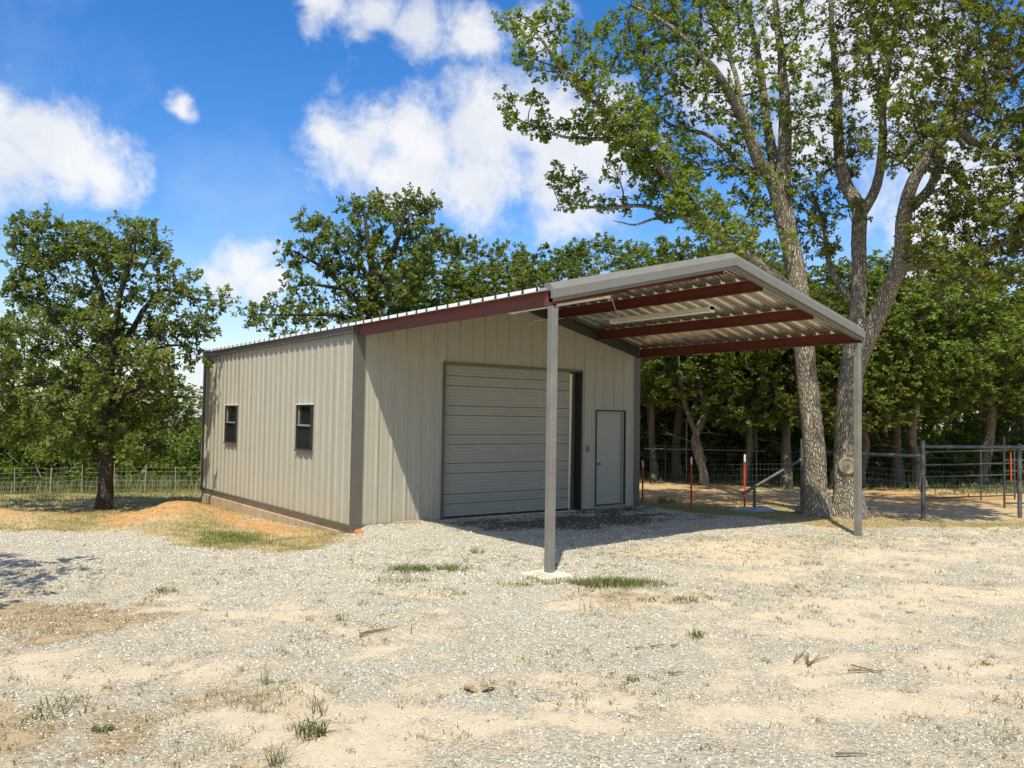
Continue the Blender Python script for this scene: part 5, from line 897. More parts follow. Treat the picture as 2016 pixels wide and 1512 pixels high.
# front row of the wood: trunks one can pick out behind the pen
ROW = [(13.7, 5.6, 1, 1.0, 'woodland tree whose trunk stands just right of the building corner', 3),
 (13.6, 3.4, 1, 1.05, 'forked tree with bare side branches behind the middle red post', 1),
 (15.2, 5.9, 0, 1.0, 'woodland tree standing just behind the forked tree', 0),
 (14.7, 2.7, 3, .95, 'slim tree behind the red post nearest the twin oak', 3),
 (16.4, 4.0, 0, 1.1, 'woodland tree beside the right upright of the tall pipe arch', 0),
 (15.2, 1.5, 2, .85, 'tree whose trunk rises behind the slanting pipe brace', 2),
 (16.3, .6, 3, .95, 'tree half hidden just left of the twin oak trunks', 3),
 (18.2, .9, 0, 1.0, 'tree whose trunk shows just right of the right canopy post', 0),
 (19.3, .2, 2, .9, 'tree behind the middle of the low rail right of the canopy post', 2),
 (18.9, -.7, 1, 1.15, 'forked tree just left of the tall pipe post at the pen entrance', 1),
 (22.4, -1.0, 2, 1.0, 'straight tree standing alone behind the pen gate', 2),
 (20.3, .9, 3, 1.0, 'slender tree farther back behind the low pen rail', 3)]
for i, (x, y, k, s, lab, _) in enumerate(ROW): plant(KINDS_, k, x, y, s * .92, i * 2.1 + .4, lab, 'tree', 'trees along the edge of the wood', sz=s * (.66 if k == 2 else .76))
# the wood behind them
g = np.random.default_rng(77)
pts = []
for (x0, x1, y0, y1, n, dmin) in ((18, 44, -9, 13, 24, 3.2), (24, 60, -16, 24, 36, 4.0)):
    for _ in range(4000):
        if n <= 0: break
        x, y = g.uniform(x0, x1), g.uniform(y0, y1)
        if x + .75 * y < 20.5 or (x - 7) * .0 > 1: continue
        if y < -3 and x < 30: continue
        if all((x - a) ** 2 + (y - b) ** 2 > dmin ** 2 for a, b in pts) and all((x - q[0]) ** 2 + (y - q[1]) ** 2 > 2.2 for q in ROW): pts.append((x, y)); n -= 1
for i, (x, y) in enumerate(pts):
    k = int(g.integers(0, 5)); s = g.uniform(.85, 1.1); far = min(1, max(0, (math.hypot(x - CAM.x, y - CAM.y) - 27) / 25))
    plant(KINDS_, k, x, y, s, g.uniform(0, 6.28), 'leafy tree deep in the shady wood behind the pen', 'tree', 'trees deep in the wood', sz=s * (.72 + .2 * far) * (.86 if k == 2 else 1))
# trees whose tops show over the roof
OVER = [(10.9, 13.2, 9.0, 'leafy tree top right of the ragged oak over the roof'), (14.2, 14.3, 9.4, 'second tree top right of the ragged oak over the roof'), (17.6, 14.8, 9.6, 'lower tree top in the gap over the roof'),
        (15.8, 10.6, 9.3, 'rounded tree crown above the left slope of the canopy'), (19.3, 11.1, 9.7, 'tree crown just left of the canopy peak'), (17.9, 8.0, 8.9, 'tree crown right behind the canopy peak'),
        (20.9, 8.0, 9.0, 'broad tree crown behind the canopy peak, farther back'), (23.8, 8.6, 9.0, 'far rounded crown behind the right slope of the canopy'), (11.8, 11.2, 7.4, 'low leafy tree close behind the roof'), (9.0, 12.6, 7.6, 'low leafy tree at the foot of the ragged oak')]
for i, (x, y, top, lab) in enumerate(OVER):
    plant(KINDS_, 4 if i % 3 else 2, x, y, 1.05, i * 1.7, lab, 'tree', None, sz=(top + .3) / (9.9 if i % 3 else 11.4))
# bright bushes at the back of the wood and along the left fence
for i in range(16):
    x = 15.5 + i * .95 + g.uniform(-.5, .5); y = 8.6 - i * .78 + g.uniform(-1, 1)
    plant(BUSH, i % 3, x, y, g.uniform(.7, 1.15), g.uniform(0, 6.28), 'bright green bush in the undergrowth behind the pen', 'bush', 'undergrowth bushes behind the pen', M_LEAFB, None, 'bush')
# left side: a hedge of bushes and low trees beyond the wire fence
LB = [(-6.3, 21.5, 1, 1.2), (-4.9, 20.3, 0, 1.15), (-3.6, 20.6, 2, 1.1), (-2.3, 19.6, 1, 1.1), (-1.2, 20.4, 0, 1.0), (.2, 19.2, 2, .9), (1.6, 19.4, 1, 1.0), (3.0, 18.6, 0, 1.1), (-7.6, 20.2, 2, 1.2), (-5.6, 22.6, 2, 1.3), (-3.0, 22.8, 0, 1.35), (-.6, 22.6, 2, 1.3), (1.8, 22.2, 0, 1.3)]
for i, (x, y, k, s) in enumerate(LB):
    plant(BUSH, k, x, y, s, i * 1.3, 'light green bush in the thicket beyond the left wire fence', 'bush', 'thicket bushes beyond the left fence', M_LEAFB, None, 'bush')
LT = [(-8.0, 25.5, 4, .9, .8, 'broad tree at the far left beyond the wire fence'), (-4.2, 25.5, 4, .85, .66, 'low dense tree behind the lone oak'), (-.4, 26.0, 4, .95, .53, 'low tree right of the lone oak trunk beyond the fence'),
      (2.6, 24.2, 4, .9, .48, 'low tree showing left of the building back corner'), (5.8, 25.5, 4, .8, .45, 'low tree hidden half behind the building back corner'), (-11.5, 27, 4, .9, .62, 'tall leafy tree at the left end of the thicket')]
for i, (x, y, k, s, sz, lab) in enumerate(LT): plant(KINDS_, k, x, y, s, i * 1.9, lab, 'tree', None, sz=sz)
# the tree beyond the left edge whose branch tips and shadow reach in
plant(KINDS_, 4, -9.1, -2.9, .80, 2.2, 'leafy tree at the left edge with only branch tips showing', 'tree', None, M_LEAF2, sz=.72)
for i, (x, y) in enumerate(((-14, 32), (9, 33), (15, 31), (22, 29), (30, 27), (-20, 30))):
    plant(KINDS_, i % 5, x, y, .42, i, 'distant tree on the far side of the pasture', 'tree', 'distant trees')

# ------------------------------------------------------------------ fences
def gp(x, y, dz=0.): return (x, y, float(gz(x, y)) + dz)
# thin wire fence on the left
fl = empty('wire_fence', gp(-3, 16.3), 'low wire fence on thin pale posts left of the building', 'fence')
FX = [-9.4, -8.2, -7.0, -5.85, -4.7, -3.55, -2.6, -1.72, -.82, .05, .95, 1.9, 2.9, 3.9]
def fy(x): return 17.35 - .42 * (x + 3.55)
o0 = Vector(fl.location)
for i, x in enumerate(FX):
    m = MB(); b = Vector(gp(x, fy(x))) - o0; r = .026 if i % 3 == 0 else .017; tl = .03 * math.sin(i * 2.3)
    m.tube([(b.x, b.y, b.z - .2), (b.x + tl * .5, b.y, b.z + .45), (b.x + tl, b.y, b.z + .93 + .05 * math.sin(i))], r, 6, r * .8); m.build('fence_post', M_GPOST, fl)
for hgt in (.12, .27, .42, .57, .72, .86):
    m = MB(); m.tube([tuple(Vector(gp(x, fy(x), hgt)) - o0 - Vector((0, .03, 0))) for x in np.linspace(FX[0], FX[-1], 40)], .0028, 4); m.build('fence_wire', M_WIRE, fl)

# red steel posts with the wire netting between the building and the oak
TP = [(8.05, .62, 1.0), (7.85, -1.1, 1.17), (8.78, -1.86, 1.22)]
fr_ = empty('wire_fence', gp(8.2, -.7), 'wire netting fence hung on red steel posts right of the building', 'fence'); o0 = Vector(fr_.location)
for x, y, h in TP:
    m = MB(); b = Vector(gp(x, y)) - o0
    pr = [(-.022, -.003), (-.004, -.003), (-.004, -.03), (.004, -.03), (.004, -.003), (.022, -.003), (.022, .004), (-.022, .004)]
    m.prism(lambda z: [(b.x + p, b.y + q, b.z + z) for p, q in pr], -.2, h - .17); po = m.build('steel_post', M_TRED, fr_)
    m = MB(); m.prism(lambda z: [(b.x + p, b.y + q, b.z + z) for p, q in pr], h - .169, h); m.build('post_tip', M_TWHITE, po)
LINE = [(7.32, 1.2), (8.05, .62), (7.85, -1.1), (8.78, -1.86), (10.78, -4.9), (13.05, -5.9)]
m = MB()
for (xa, ya), (xb, yb) in zip(LINE[:4], LINE[1:5]):
    ln = math.hypot(xb - xa, yb - ya); n = int(ln / .085)
    for k in range(n):
        t = k / n; p = Vector(gp(xa + (xb - xa) * t, ya + (yb - ya) * t)) - o0; m.tube([(p.x, p.y, p.z + .02), (p.x, p.y, p.z + 1.0)], .0014, 3)
    for h in (.03, .1, .17, .25, .36, .48, .61, .75, .88, 1.0):
        m.tube([tuple(Vector(gp(xa + (xb - xa) * t, ya + (yb - ya) * t, h)) - o0) for t in np.linspace(0, 1, 6)], .0014, 3)
tag(m.build('wire_netting', M_WIRE, fr_), kind='stuff')

# pipe fence by the oak and the pen entrance
pf = empty('pipe_fence', gp(10.78, -4.91), 'dark steel pipe fence with tall posts and slanting brace by the twin oak', 'fence'); o0 = Vector(pf.location)
def pipe(name, a, b, r, par=pf, mt=None, n=10, cap=True):
    m = MB(); a, b = Vector(a) - o0, Vector(b) - o0; k = [tuple(a.lerp(b, t)) for t in (0, .5, 1)]; m.tube(k, r, n); return m.build(name, mt or M_PIPE, par, smooth_=True)
p1, p2, p0 = Vector(gp(10.78, -4.91)), Vector(gp(13.05, -5.88)), Vector(gp(9.75, -2.7))
pz = p1 + Vector((0, 0, 1.66)); pipe('pipe_post', p1 - Vector((0, 0, .3)), pz, .043); pipe('pipe_post', p2 - Vector((0, 0, .3)), p2 + Vector((0, 0, 1.62)), .045)
pipe('pipe_post', p0 - Vector((0, 0, .3)), p0 + Vector((0, 0, 1.55)), .05)
pipe('top_rail', p1 + Vector((0, 0, 1.53)), p2 + Vector((1.6, -.8, 1.56)), .034)
pipe('mid_rail', p0 + Vector((0, 0, 1.27)), p1 + Vector((0, 0, 1.33)), .036)
ps = Vector(gp(8.62, -2.25)); pipe('brace', ps + Vector((-.25, .12, .36)), p0 + Vector((0, 0, 1.10)), .034); pipe('short_post', ps - Vector((0, 0, .2)), ps + Vector((0, 0, .46)), .036)

# gate standing open inside the pen
ga, gb = Vector(gp(15.2, -2.72)), Vector(gp(17.65, -3.92)); gt = empty('pen_gate', tuple(ga), 'dark pipe gate with five rails inside the pen right of the tall post', 'gate'); o0 = Vector(gt.location)
for h in (.06, .33, .62, .93, 1.28): pipe('rail', ga + Vector((0, 0, h)), gb + Vector((0, 0, h + .06)), .019, gt, M_GATE, 8)
for t in (0, .62, 1): q = ga.lerp(gb, t); pipe('upright', q + Vector((0, 0, -.02)), q + Vector((0, 0, 1.32 + .06 * t)), .022, gt, M_GATE, 8)
# chute panel at the right edge
ca, cb = Vector(gp(15.05, -4.74)), Vector(gp(15.5, -5.05)); ch = empty('chute_panel', tuple(ca), 'narrow ladder-like steel panel at the right edge with a red stripe', 'panel'); o0 = Vector(ch.location)
for h in (.12, .38, .64, .9, 1.16, 1.42): pipe('rung', ca + Vector((0, 0, h)), cb + Vector((0, 0, h)), .022, ch, M_GATE, 6)
for t in (0, 1): q = ca.lerp(cb, t); pipe('upright', q - Vector((0, 0, .05)), q + Vector((0, 0, 1.75)), .028, ch, M_GATE, 8)
q = ca.lerp(cb, .28); pipe('red_stripe', q + Vector((-.03, -.03, .66)), q + Vector((-.05, -.03, 1.36)), .02, ch, M_TRED, 6)
# back fence of the pen and the tall pipe frame
bf_ = empty('back_fence', gp(15, 3.4), 'wire fence along the back of the pen at the foot of the wood', 'fence'); o0 = Vector(bf_.location)
BL = [(12.3, 7.2), (13.6, 5.0), (15.6, 3.2), (17.6, 1.7), (19.6, -.1), (21.6, -1.6), (24.0, -3.2)]
for i, (x, y) in enumerate(BL): pipe('fence_post', gp(x, y, -.2), gp(x, y, 1.25), .022, bf_, M_GATE, 6)
m = MB()
for (xa, ya), (xb, yb) in zip(BL[:-1], BL[1:]):
    ln = math.hypot(xb - xa, yb - ya); n = int(ln / .12)
    for k in range(n):
        t = k / n; p = Vector(gp(xa + (xb - xa) * t, ya + (yb - ya) * t)) - o0; m.tube([(p.x, p.y, p.z + .03), (p.x, p.y, p.z + 1.15)], .0018, 3)
    for h in (.05, .25, .5, .75, .95, 1.15): m.tube([tuple(Vector(gp(xa + (xb - xa) * t, ya + (yb - ya) * t, h)) - o0) for t in (0, .5, 1)], .0018, 3)
tag(m.build('wire_netting', M_WIRE, bf_), kind='stuff')
pipe('top_rail', gp(13.2, 5.6, 1.06), gp(16.0, 2.9, 1.06), .024, bf_, M_WIRE, 6)
hf = empty('pipe_arch', gp(14.5, 4.9), 'tall thin pipe frame standing among the trees behind the red posts', 'pipe arch'); o0 = Vector(hf.location)
pipe('upright', gp(14.5, 4.9, -.2), gp(14.5, 4.9, 2.05), .026, hf, M_WIRE, 6); pipe('upright', gp(16.1, 3.3, -.2), gp(16.1, 3.3, 2.05), .026, hf, M_WIRE, 6)
pipe('crossbar', gp(14.4, 5.0, 2.05), gp(16.2, 3.2, 2.05), .026, hf, M_WIRE, 6)
m = MB(); n = 14
tpz = gp(8.55, -2.35, .02)
tv_ = [(math.cos(i / n * 6.283) * (.46 + .12 * math.sin(i * 2.1)), math.sin(i / n * 6.283) * (.30 + .06 * math.sin(i * 3.3)), .015 * math.sin(i * 1.7)) for i in range(n)]
m.add(tv_ + [(x * .55, y * .55, .05 + .03 * math.sin(7 * x)) for x, y, z in tv_] + [(x, y, -.05) for x, y, z in tv_] + [(0, 0, .045)],
      [(i, (i + 1) % n, n + (i + 1) % n, n + i) for i in range(n)] + [(2 * n + i, 2 * n + (i + 1) % n, (i + 1) % n, i) for i in range(n)] + [(n + i, n + (i + 1) % n, 3 * n) for i in range(n)])
o = m.build('plastic_sheet', M_TARP, None, tpz); o.rotation_euler.z = -.75; tag(o, 'crumpled pale blue sheet on the ground by the slanting pipe brace', 'sheet')

# ------------------------------------------------------------------ gravel, grass, weeds, sticks
def scatter(name, P, rot, scl, idx, coll, label):
    me = np_mesh(name, P, np.zeros((0, 3), int), None) if False else bpy.data.meshes.new(name)
    me.vertices.add(len(P)); me.vertices.foreach_set('co', np.asarray(P, np.float32).ravel())
    a = me.attributes.new('rot', 'FLOAT_VECTOR', 'POINT'); a.data.foreach_set('vector', np.asarray(rot, np.float32).ravel())
    a = me.attributes.new('scl', 'FLOAT', 'POINT'); a.data.foreach_set('value', np.asarray(scl, np.float32))
    a = me.attributes.new('idx', 'INT', 'POINT'); a.data.foreach_set('value', np.asarray(idx, np.int32))
    o = bpy.data.objects.new(name, me); C.objects.link(o)
    ng = bpy.data.node_groups.new(name + '_nodes', 'GeometryNodeTree')
    ng.interface.new_socket('Geometry', in_out='INPUT', socket_type='NodeSocketGeometry'); ng.interface.new_socket('Geometry', in_out='OUTPUT', socket_type='NodeSocketGeometry')
    N, Lk = ng.nodes.new, ng.links.new
    gi, go = N('NodeGroupInput'), N('NodeGroupOutput'); ip = N('GeometryNodeInstanceOnPoints'); ci = N('GeometryNodeCollectionInfo')
    ci.inputs['Collection'].default_value = coll; ci.inputs['Separate Children'].default_value = True; ci.inputs['Reset Children'].default_value = True
    def at(nm, ty):
        n = N('GeometryNodeInputNamedAttribute'); n.data_type = ty; n.inputs['Name'].default_value = nm; return n.outputs['Attribute']
    er = N('FunctionNodeEulerToRotation'); Lk(at('rot', 'FLOAT_VECTOR'), er.inputs[0])
    Lk(gi.outputs[0], ip.inputs['Points']); Lk(ci.outputs[0], ip.inputs['Instance']); ip.inputs['Pick Instance'].default_value = True
    Lk(at('idx', 'INT'), ip.inputs['Instance Index']); Lk(er.outputs[0], ip.inputs['Rotation']); Lk(at('scl', 'FLOAT'), ip.inputs['Scale']); Lk(ip.outputs[0], go.inputs[0])
    md = o.modifiers.new('scatter', 'NODES'); md.node_group = ng
    return tag(o, label, kind='stuff')

stones = bpy.data.collections.new('stone_shapes')
for k in range(7):
    g = np.random.default_rng(300 + k); bm = bmesh.new()
    pts = norm(g.normal(size=(11, 3))) * g.uniform(.75, 1.1, (11, 1)) * np.array([1, g.uniform(.65, .9), g.uniform(.45, .75)]) * .5
    for p in pts: bm.verts.new(p)
    bmesh.ops.convex_hull(bm, input=bm.verts[:]); 
    for v in [v for v in bm.verts if not v.link_faces]: bm.verts.remove(v)
    me = bpy.data.meshes.new('stone'); bm.to_mesh(me); bm.free(); me.materials.append(M_STONE); stones.objects.link(bpy.data.objects.new('stone', me))

g = np.random.default_rng(400)
def in_view(x, y, mar=1.2):
    dx, dy = x - CAM.x, y - CAM.y; f = dx * math.sin(yaw) + dy * math.cos(yaw); s = dx * math.cos(yaw) - dy * math.sin(yaw)
    return (f > 2.6) & (np.abs(s) < f * .64 + mar), f
PP = []
for (f0, f1, dens, s0, s1) in ((2.6, 6.5, 1500, .009, .030), (6.5, 9.5, 1000, .012, .034), (9.5, 13, 640, .016, .040), (13, 19, 330, .02, .046)):
    n = int((19 * 30) * dens); x = g.uniform(-13, 14, n); y = g.uniform(-14, 6, n)
    ok, f = in_view(x, y); ok &= (f >= f0) & (f < f1); x, y = x[ok], y[ok]
    ok = ~((x > -.03) & (x < W + .03) & (y > -.06)); x, y = x[ok], y[ok]
    z = zones(x, y); gr = z[0]; bare = 1 - np.maximum(np.maximum(z[1], z[2]), z[4] * .6)
    pk = np.clip(gr ** 1.15 * 1.05 + .12 * bare, 0, 1) * (1 - .9 * z[4]) * np.where(z[1] > .35, .06, 1) * (1 - .5 * z[3])
    ok = g.uniform(0, 1, len(x)) < pk; x, y = x[ok], y[ok]
    s = s0 + (s1 - s0) * g.beta(1.6, 3.2, len(x)); s = np.where(g.uniform(0, 1, len(x)) < .015, s * 1.7, s)
    PP.append(np.stack([x, y, gz(x, y) + .22 * s, s], -1))
PP = np.vstack(PP); n = len(PP); print('stones', n)
scatter('gravel', PP[:, :3], np.stack([g.uniform(-.5, .5, n), g.uniform(-.5, .5, n), g.uniform(0, 6.28, n)], -1), PP[:, 3], g.integers(0, 7, n), stones,
        'loose crushed limestone gravel spread over the yard')

# crumbs of orange soil on the spoil beside the wall
clods = bpy.data.collections.new('clod_shapes')
for o in stones.objects:
    me = o.data.copy(); me.materials.clear(); me.materials.append(M_CLOD); clods.objects.link(bpy.data.objects.new('clod', me))
n = 26000; x = g.uniform(-8, 0, n); y = g.uniform(-2, 9.5, n); z = zones(x, y); ok = (g.uniform(0, 1, n) < np.clip(z[2] * 1.1 + .12 * verge_of(x, y), 0, 1) * (verge_of(x, y) > .4)); x, y = x[ok], y[ok]; n = len(x)
s = .012 + .05 * g.beta(1.2, 5, n)
scatter('dirt_clods', np.stack([x, y, gz(x, y) + .2 * s], -1), np.stack([g.uniform(-.6, .6, n), g.uniform(-.6, .6, n), g.uniform(0, 6.28, n)], -1), s, g.integers(0, 7, n), clods, 'crumbs of orange soil on the spoil beside the long wall')

def blades(name, x, y, h, wdt, lean, tint, m, label, g, parent=None, base=None, seg=2, z=None):
    """curved grass blades as one mesh"""
    n = len(x); z = gz(x, y) if z is None else z; a = g.uniform(0, 6.28, n); d = np.stack([np.cos(a), np.sin(a), 0 * a], -1); s = np.stack([-np.sin(a + g.normal(size=n) * .6), np.cos(a), 0 * a], -1)
    O = np.stack([x, y, z - .01], -1)
    if base is not None: O = O - np.array(base)
    up_ = np.array([0, 0, 1.]); ln = lean[:, None]
    p1 = O + (up_ * .55 + d * ln * .25) * h[:, None]; p2 = O + (up_ * (1 - .35 * ln) + d * ln * .9) * h[:, None]
    w = wdt[:, None]
    V = np.stack([O - s * w, O + s * w, p1 - s * w * .75, p1 + s * w * .75, p2], 1).reshape(-1, 3); b = np.arange(n)[:, None] * 5
    F = np.concatenate([b + np.array([[0, 1, 3]]), b + np.array([[0, 3, 2]]), b + np.array([[2, 3, 4]])], 0)
    me = np_mesh(name, V, F, {'tint': np.repeat(tint, 5)}); return obj(name, me, m, parent)

# short lawn on the verge and round the pen
def sample(n, x0, x1, y0, y1, fn):
    x = g.uniform(x0, x1, n); y = g.uniform(y0, y1, n); z = zones(x, y); p = fn(x, y, z); ok = g.uniform(0, 1, n) < p; return x[ok], y[ok]
def cl(v): return np.clip(v, 0, 1)
xa, ya = sample(150000, -8, 0, -2.8, 9.5, lambda x, y, z: cl(z[1] * 1.25 * (.4 + .9 * fbm(x * 2.2, y * 2.2, 71, 3)) * (1 - .85 * z[2])))
xb, yb = sample(60000, -12, 9, 9.5, 19, lambda x, y, z: cl(z[1] * .8))
xc, yc = sample(60000, 7.2, 14, -8, 2.5, lambda x, y, z: cl(z[1] * 1.0) * (x > 7.3))
xd, yd = sample(26000, -12, 12, -12.5, 1, lambda x, y, z: cl(.010 + .10 * z[3] + .9 * smooth(.35, .8, np.maximum(np.maximum(gauss(x, y, .35, -6.45, .3, .16, -.5), gauss(x, y, -1.15, -4.35, .38, .13, -.45)), gauss(x, y, -1.9, .9, .4, .8, -.2)) + .5 * (fbm(x * 5, y * 5, 73, 3) - .5))) * (z[2] < .5) * ((x < 0) | (y < -.2)))
pat = []
for cx, cy, sx, sy, a, k in ((.30, -6.42, .42, .17, -.55, 2600), (-1.12, -4.38, .42, .15, -.5, 2000), (-.15, -5.62, .2, .12, .3, 350), (-.55, -5.95, .25, .1, -.5, 350), (-1.75, -4.9, .3, .2, -.4, 450), (7.7, -.6, .35, 1.2, .1, 1500)):
    u = g.normal(size=(k, 2)) * np.array([sx, sy]) * .8; c_, s_ = math.cos(a), math.sin(a); q = np.stack([cx + u[:, 0] * c_ - u[:, 1] * s_, cy + u[:, 0] * s_ + u[:, 1] * c_], -1)
    pat.append(q[fbm(q[:, 0] * 6, q[:, 1] * 6, 83, 3) > .42])
pat = np.vstack(pat)
x = np.concatenate([xa, xb, xc, xd, pat[:, 0]]); y = np.concatenate([ya, yb, yc, yd, pat[:, 1]]); n = len(x); print('grass', n)
ok = ~((x > -.09) & (x < W + .09) & (y > -.08) & (y < L)); x, y = x[ok], y[ok]; n = len(x)
lush = np.maximum(gauss(x, y, -1.9, .9, .6, 1.1, -.2), np.maximum(gauss(x, y, .3, -6.4, .8, .6, -.5), gauss(x, y, -1.15, -4.35, .9, .6, -.4))); lush = np.maximum(lush, smooth(9.5, 14, y) * .5)
tint = np.clip(g.beta(1.8, 1.1, n) * 1.05 - .58 * lush + .1, 0, 1)
h = g.uniform(.03, .075, n) * (1 + .7 * lush) * (1 + .5 * smooth(9, 14, y))
tag(blades('short_grass', x, y, h, g.uniform(.0022, .0045, n) * (1 + smooth(2, 12, y)), g.uniform(.2, 1.0, n), tint, M_GRASS, '', g), 'short patchy grass, part green part straw, on the verge', kind='stuff')
xt, yt = sample(24000, -14, 9, 16.0, 21, lambda x, y, z: cl(.9 * (y > fy(x) + .15) * (.5 + fbm(x, y, 75, 2) * .8)))
n = len(xt)
tag(blades('tall_grass', xt, yt, g.uniform(.25, .75, n), g.uniform(.006, .014, n), g.uniform(.1, .7, n), np.clip(g.beta(1.3, 2.2, n), 0, 1), M_TALL, '', g), 'tall green grass along the left wire fence', kind='stuff')
xu, yu = sample(42000, 12, 27, -5, 10, lambda x, y, z: cl((z[5] * .7) * (.2 + fbm(x * .8, y * .8, 77, 3))))
n = len(xu)
tag(blades('undergrowth', xu, yu, g.uniform(.08, .35, n), g.uniform(.008, .018, n), g.uniform(.2, .9, n), np.clip(g.beta(1.3, 2.6, n), 0, 1), M_TALL, '', g), 'low green undergrowth on the floor of the wood', kind='stuff')

# single weeds one can pick out in the yard: (x, y, height, blades, spread, kind, label)
WEEDS = [(-4.22, -4.0, .10, 70, .16, 'leafy', 'low round green weed alone on the pale gravel at left'),
 (-4.45, -7.76, .30, 14, .07, 'stalk', 'upright bare-stalked weed on gravel at lower left'),
 (-4.40, -8.56, .26, 16, .22, 'spread', 'weed with long spreading thin blades above the leafy clump'),
 (-4.57, -8.87, .15, 80, .11, 'leafy', 'dense yellow-green clump under the spreading-blade weed'),
 (-4.88, -9.15, .22, 26, .20, 'spread', 'dark arching grass tuft at the bottom edge left of centre'),
 (-5.05, -8.75, .12, 30, .10, 'dry', 'short brown tuft just left of the arching grass'),
 (-3.42, -6.03, .10, 26, .12, 'dry', 'small dark tuft beside the upright sprig'),
 (-3.15, -6.28, .12, 18, .05, 'leafy', 'tiny green sprout in the middle of the gravel'),
 (-2.83, -7.09, .22, 4, .03, 'stalk', 'single dark upright sprig in mid gravel'),
 (-5.74, -7.51, .14, 46, .20, 'leafy', 'sprawling green weed on the sand at the far lower left'),
 (-5.59, -8.02, .07, 60, .07, 'leafy', 'compact dark green weed at lower left'),
 (-4.62, -8.12, .17, 90, .22, 'dry', 'wide tangled brown dry weed at lower left'),
 (-5.3, -8.75, .10, 40, .14, 'dry', 'small dry tuft near the lower left corner'),
 (.36, -7.55, .13, 50, .14, 'leafy', 'green tuft right of the dry patch in front of the left post'),
 (.02, -7.32, .10, 40, .12, 'leafy', 'smaller green tuft beside the dry patch before the left post'),
 (-.72, -7.40, .17, 90, .30, 'dry', 'wide brown dry patch of weeds in front of the left post'),
 (-.72, -8.62, .13, 44, .09, 'leafy', 'bushy little weed centre right of the gravel'),
 (-2.09, -9.19, .08, 30, .06, 'leafy', 'tiny dark weed near the sandy patches'),
 (3.8, -6.87, .09, 40, .16, 'leafy', 'flat green weed far right on the gravel'),
 (2.05, -7.81, .10, 40, .18, 'dry', 'dark flat weed in the right half of the gravel'),
 (-1.64, -5.8, .09, 60, .22, 'leafy', 'patch of low green weeds left of the concrete footing'),
 (.25, -3.64, .14, 40, .10, 'leafy', 'leafy weed at the edge of the canopy shade'),
 (8.35, .1, .3, 130, .22, 'leafy', 'green weed clump by the first red steel post'),
 (2.6, -.42, .34, 10, .10, 'stalk', 'thin weed growing against the roll-up door'),
 (3.35, -.38, .36, 6, .06, 'stalk', 'taller thin weed against the middle of the roll-up door')]
for x0, y0, h, nb, sp, kd, lab in WEEDS:
    z0 = float(gz(x0, y0)); w = empty('weed', (x0, y0, z0), lab, 'weed')
    gg = np.random.default_rng(int(abs(x0 * 97 + y0 * 31) * 10))
    rr = np.sqrt(gg.uniform(0, 1, nb)) * sp; aa = gg.uniform(0, 6.28, nb); x = x0 + rr * np.cos(aa) * (1 if kd in ('leafy', 'dry') else .3); y = y0 + rr * np.sin(aa) * (1 if kd in ('leafy', 'dry') else .3)
    hh = h * gg.uniform(.55, 1.1, nb); lean = {'leafy': gg.uniform(.5, 1.7, nb), 'dry': gg.uniform(.5, 1.6, nb), 'stalk': gg.uniform(.05, .5, nb), 'spread': gg.uniform(.7, 1.5, nb)}[kd]
    wd = {'leafy': .0042, 'dry': .0022, 'stalk': .0024, 'spread': .0026}[kd] * gg.uniform(.7, 1.3, nb)
    tt = {'leafy': gg.uniform(0, .5, nb), 'dry': gg.uniform(.6, 1, nb), 'stalk': gg.uniform(.1, .7, nb), 'spread': gg.uniform(0, .4, nb)}[kd]
    blades('blades', x, y, hh, wd, lean, tt, M_WEED, '', gg, w, (x0, y0, z0))
# many smaller ones nobody would count
xs, ys = sample(30000, -8, 12, -12, 0, lambda x, y, z: cl((.07 + .34 * z[3] + .25 * gauss(x, y, 3.5, -5.2, 2.5, .8, -.2) + .3 * smooth(.58, .68, fbm(x * .9, y * .9, 79, 3))) * (1 - z[1])))
n = len(xs); k = 9; x = np.repeat(xs, k) + g.normal(size=n * k) * .03; y = np.repeat(ys, k) + g.normal(size=n * k) * .03; N_ = n * k; print('tufts', n)
ok = ~((x > -.1) & (x < W + .1) & (y > -.1)); 
tag(blades('small_weeds', x, y, g.uniform(.015, .075, N_), g.uniform(.0018, .0042, N_), g.uniform(.4, 1.7, N_), np.clip(np.repeat(g.uniform(0, 1, n), k) * .8 + g.uniform(0, .25, N_), 0, 1), M_WEED, '', g), 'scattered tiny weeds and dry stalks all over the gravel', kind='stuff')

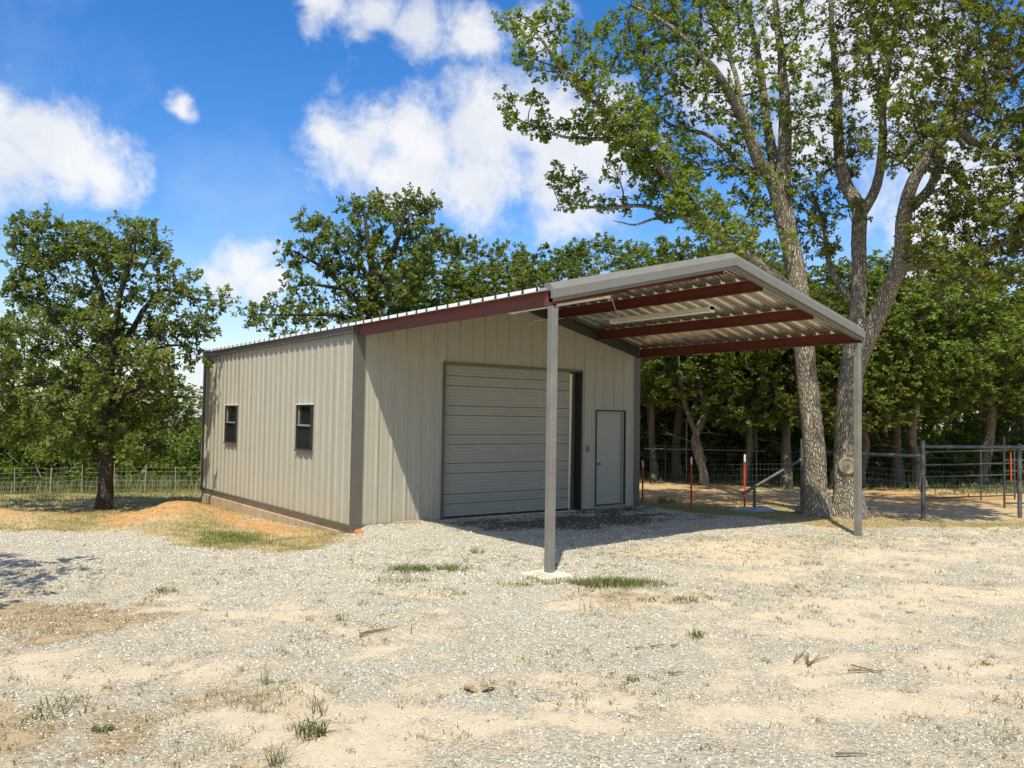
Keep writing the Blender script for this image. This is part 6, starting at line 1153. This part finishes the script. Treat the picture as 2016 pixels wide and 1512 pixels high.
# sticks and dead leaves
STICKS = [(-.47, -9.68, .42, .3, 'bundle of broken brown twigs on the gravel at right', 7), (-.36, -10.1, .34, -.9, 'forked dark stick right of the twig bundle', 2), (-1.7, -9.29, .26, -.35, 'thin reddish stick left of the twig bundle', 1),
 (-2.01, -10.99, .22, -.55, 'straight brown stick near the bottom right', 1), (-1.3, -8.7, .36, -.35, 'short broken stick pieces in line on mid gravel', 3), (1.96, -9.29, .16, -.6, 'stubby dark chip of wood at far right', 1),
 (-3.06, -6.82, .5, .5, 'long thin stick lying beside the upright sprig', 2)]
for x0, y0, ln, a, lab, nn in STICKS:
    z0 = float(gz(x0, y0)); st = empty('stick', (x0, y0, z0), lab, 'stick'); gg = np.random.default_rng(int(abs(x0 * 53 + y0 * 17) * 10))
    for k in range(nn):
        a2 = a + gg.normal() * .35 * (nn > 1); l2_ = ln * gg.uniform(.5, 1) / (1.0 if nn != 3 else 2.2); ox, oy = (gg.normal(size=2) * .07 if nn > 3 else gg.normal(size=2) * .03)
        if nn == 3: ox, oy = math.cos(a) * (k - 1) * .17, math.sin(a) * (k - 1) * .17
        P = [(ox + math.cos(a2) * t * l2_, oy + math.sin(a2) * t * l2_, float(gz(x0 + ox + math.cos(a2) * t * l2_, y0 + oy + math.sin(a2) * t * l2_)) - z0 + .018 + .012 * gg.uniform(0, 1)) for t in (-.5, -.2, .15, .5)]
        m = MB(); m.tube(P, .009 if nn < 7 else .006, 6, .004); m.build('twig', M_STICK, st)
def dead_leaf(x0, y0, s, a, lab):
    m = MB(); ol = [(0, -.5), (.12, -.3), (.34, -.22), (.16, -.05), (.42, .12), (.18, .2), (.2, .42), (0, .55), (-.2, .4), (-.16, .2), (-.4, .1), (-.17, -.06), (-.33, -.24), (-.11, -.3)]
    zz = lambda p, q: .12 * abs(p) + .10 * math.sin(4 * q + 1)
    n = len(ol); V = [(p * s, q * s, zz(p, q) * s + .006) for p, q in ol]; V += [(p, q, z - .003) for p, q, z in V] + [(0, 0, .07 * s + .006), (0, 0, .07 * s + .003)]
    m.add(V, [(i, (i + 1) % n, 2 * n) for i in range(n)] + [((i + 1) % n + n, i + n, 2 * n + 1) for i in range(n)] + [(i, i + n, (i + 1) % n + n, (i + 1) % n) for i in range(n)])
    o = m.build('dead_leaf', M_DEADLEAF, None, (x0, y0, float(gz(x0, y0)) + .015)); o.rotation_euler = (.1, .1, a); tag(o, lab, 'leaf')
dead_leaf(-3.26, -8.70, .13, .3, 'curled brown oak leaf, left one of a pair on the gravel')
dead_leaf(-3.14, -8.76, .14, 1.9, 'curled brown oak leaf, right one of a pair on the gravel')
# clod of red clay and spoil at the corner of the slab
bm = bmesh.new(); bmesh.ops.create_icosphere(bm, subdivisions=3, radius=.09)
for v in bm.verts: v.co *= 1 + .55 * (float(fbm(v.co.x * 14 + 3, v.co.y * 14 + v.co.z * 9, 91, 3)) - .4)
for v in bm.verts: v.co.z *= .7
me = bpy.data.meshes.new('clay_clod'); bm.to_mesh(me); bm.free()
o = obj('clay_clod', me, M_CLAY, None, (-.03, -.30, float(gz(-.03, -.3)) + .03)); tag(o, 'lump of orange red clay at the front left corner of the building', 'clay lump')
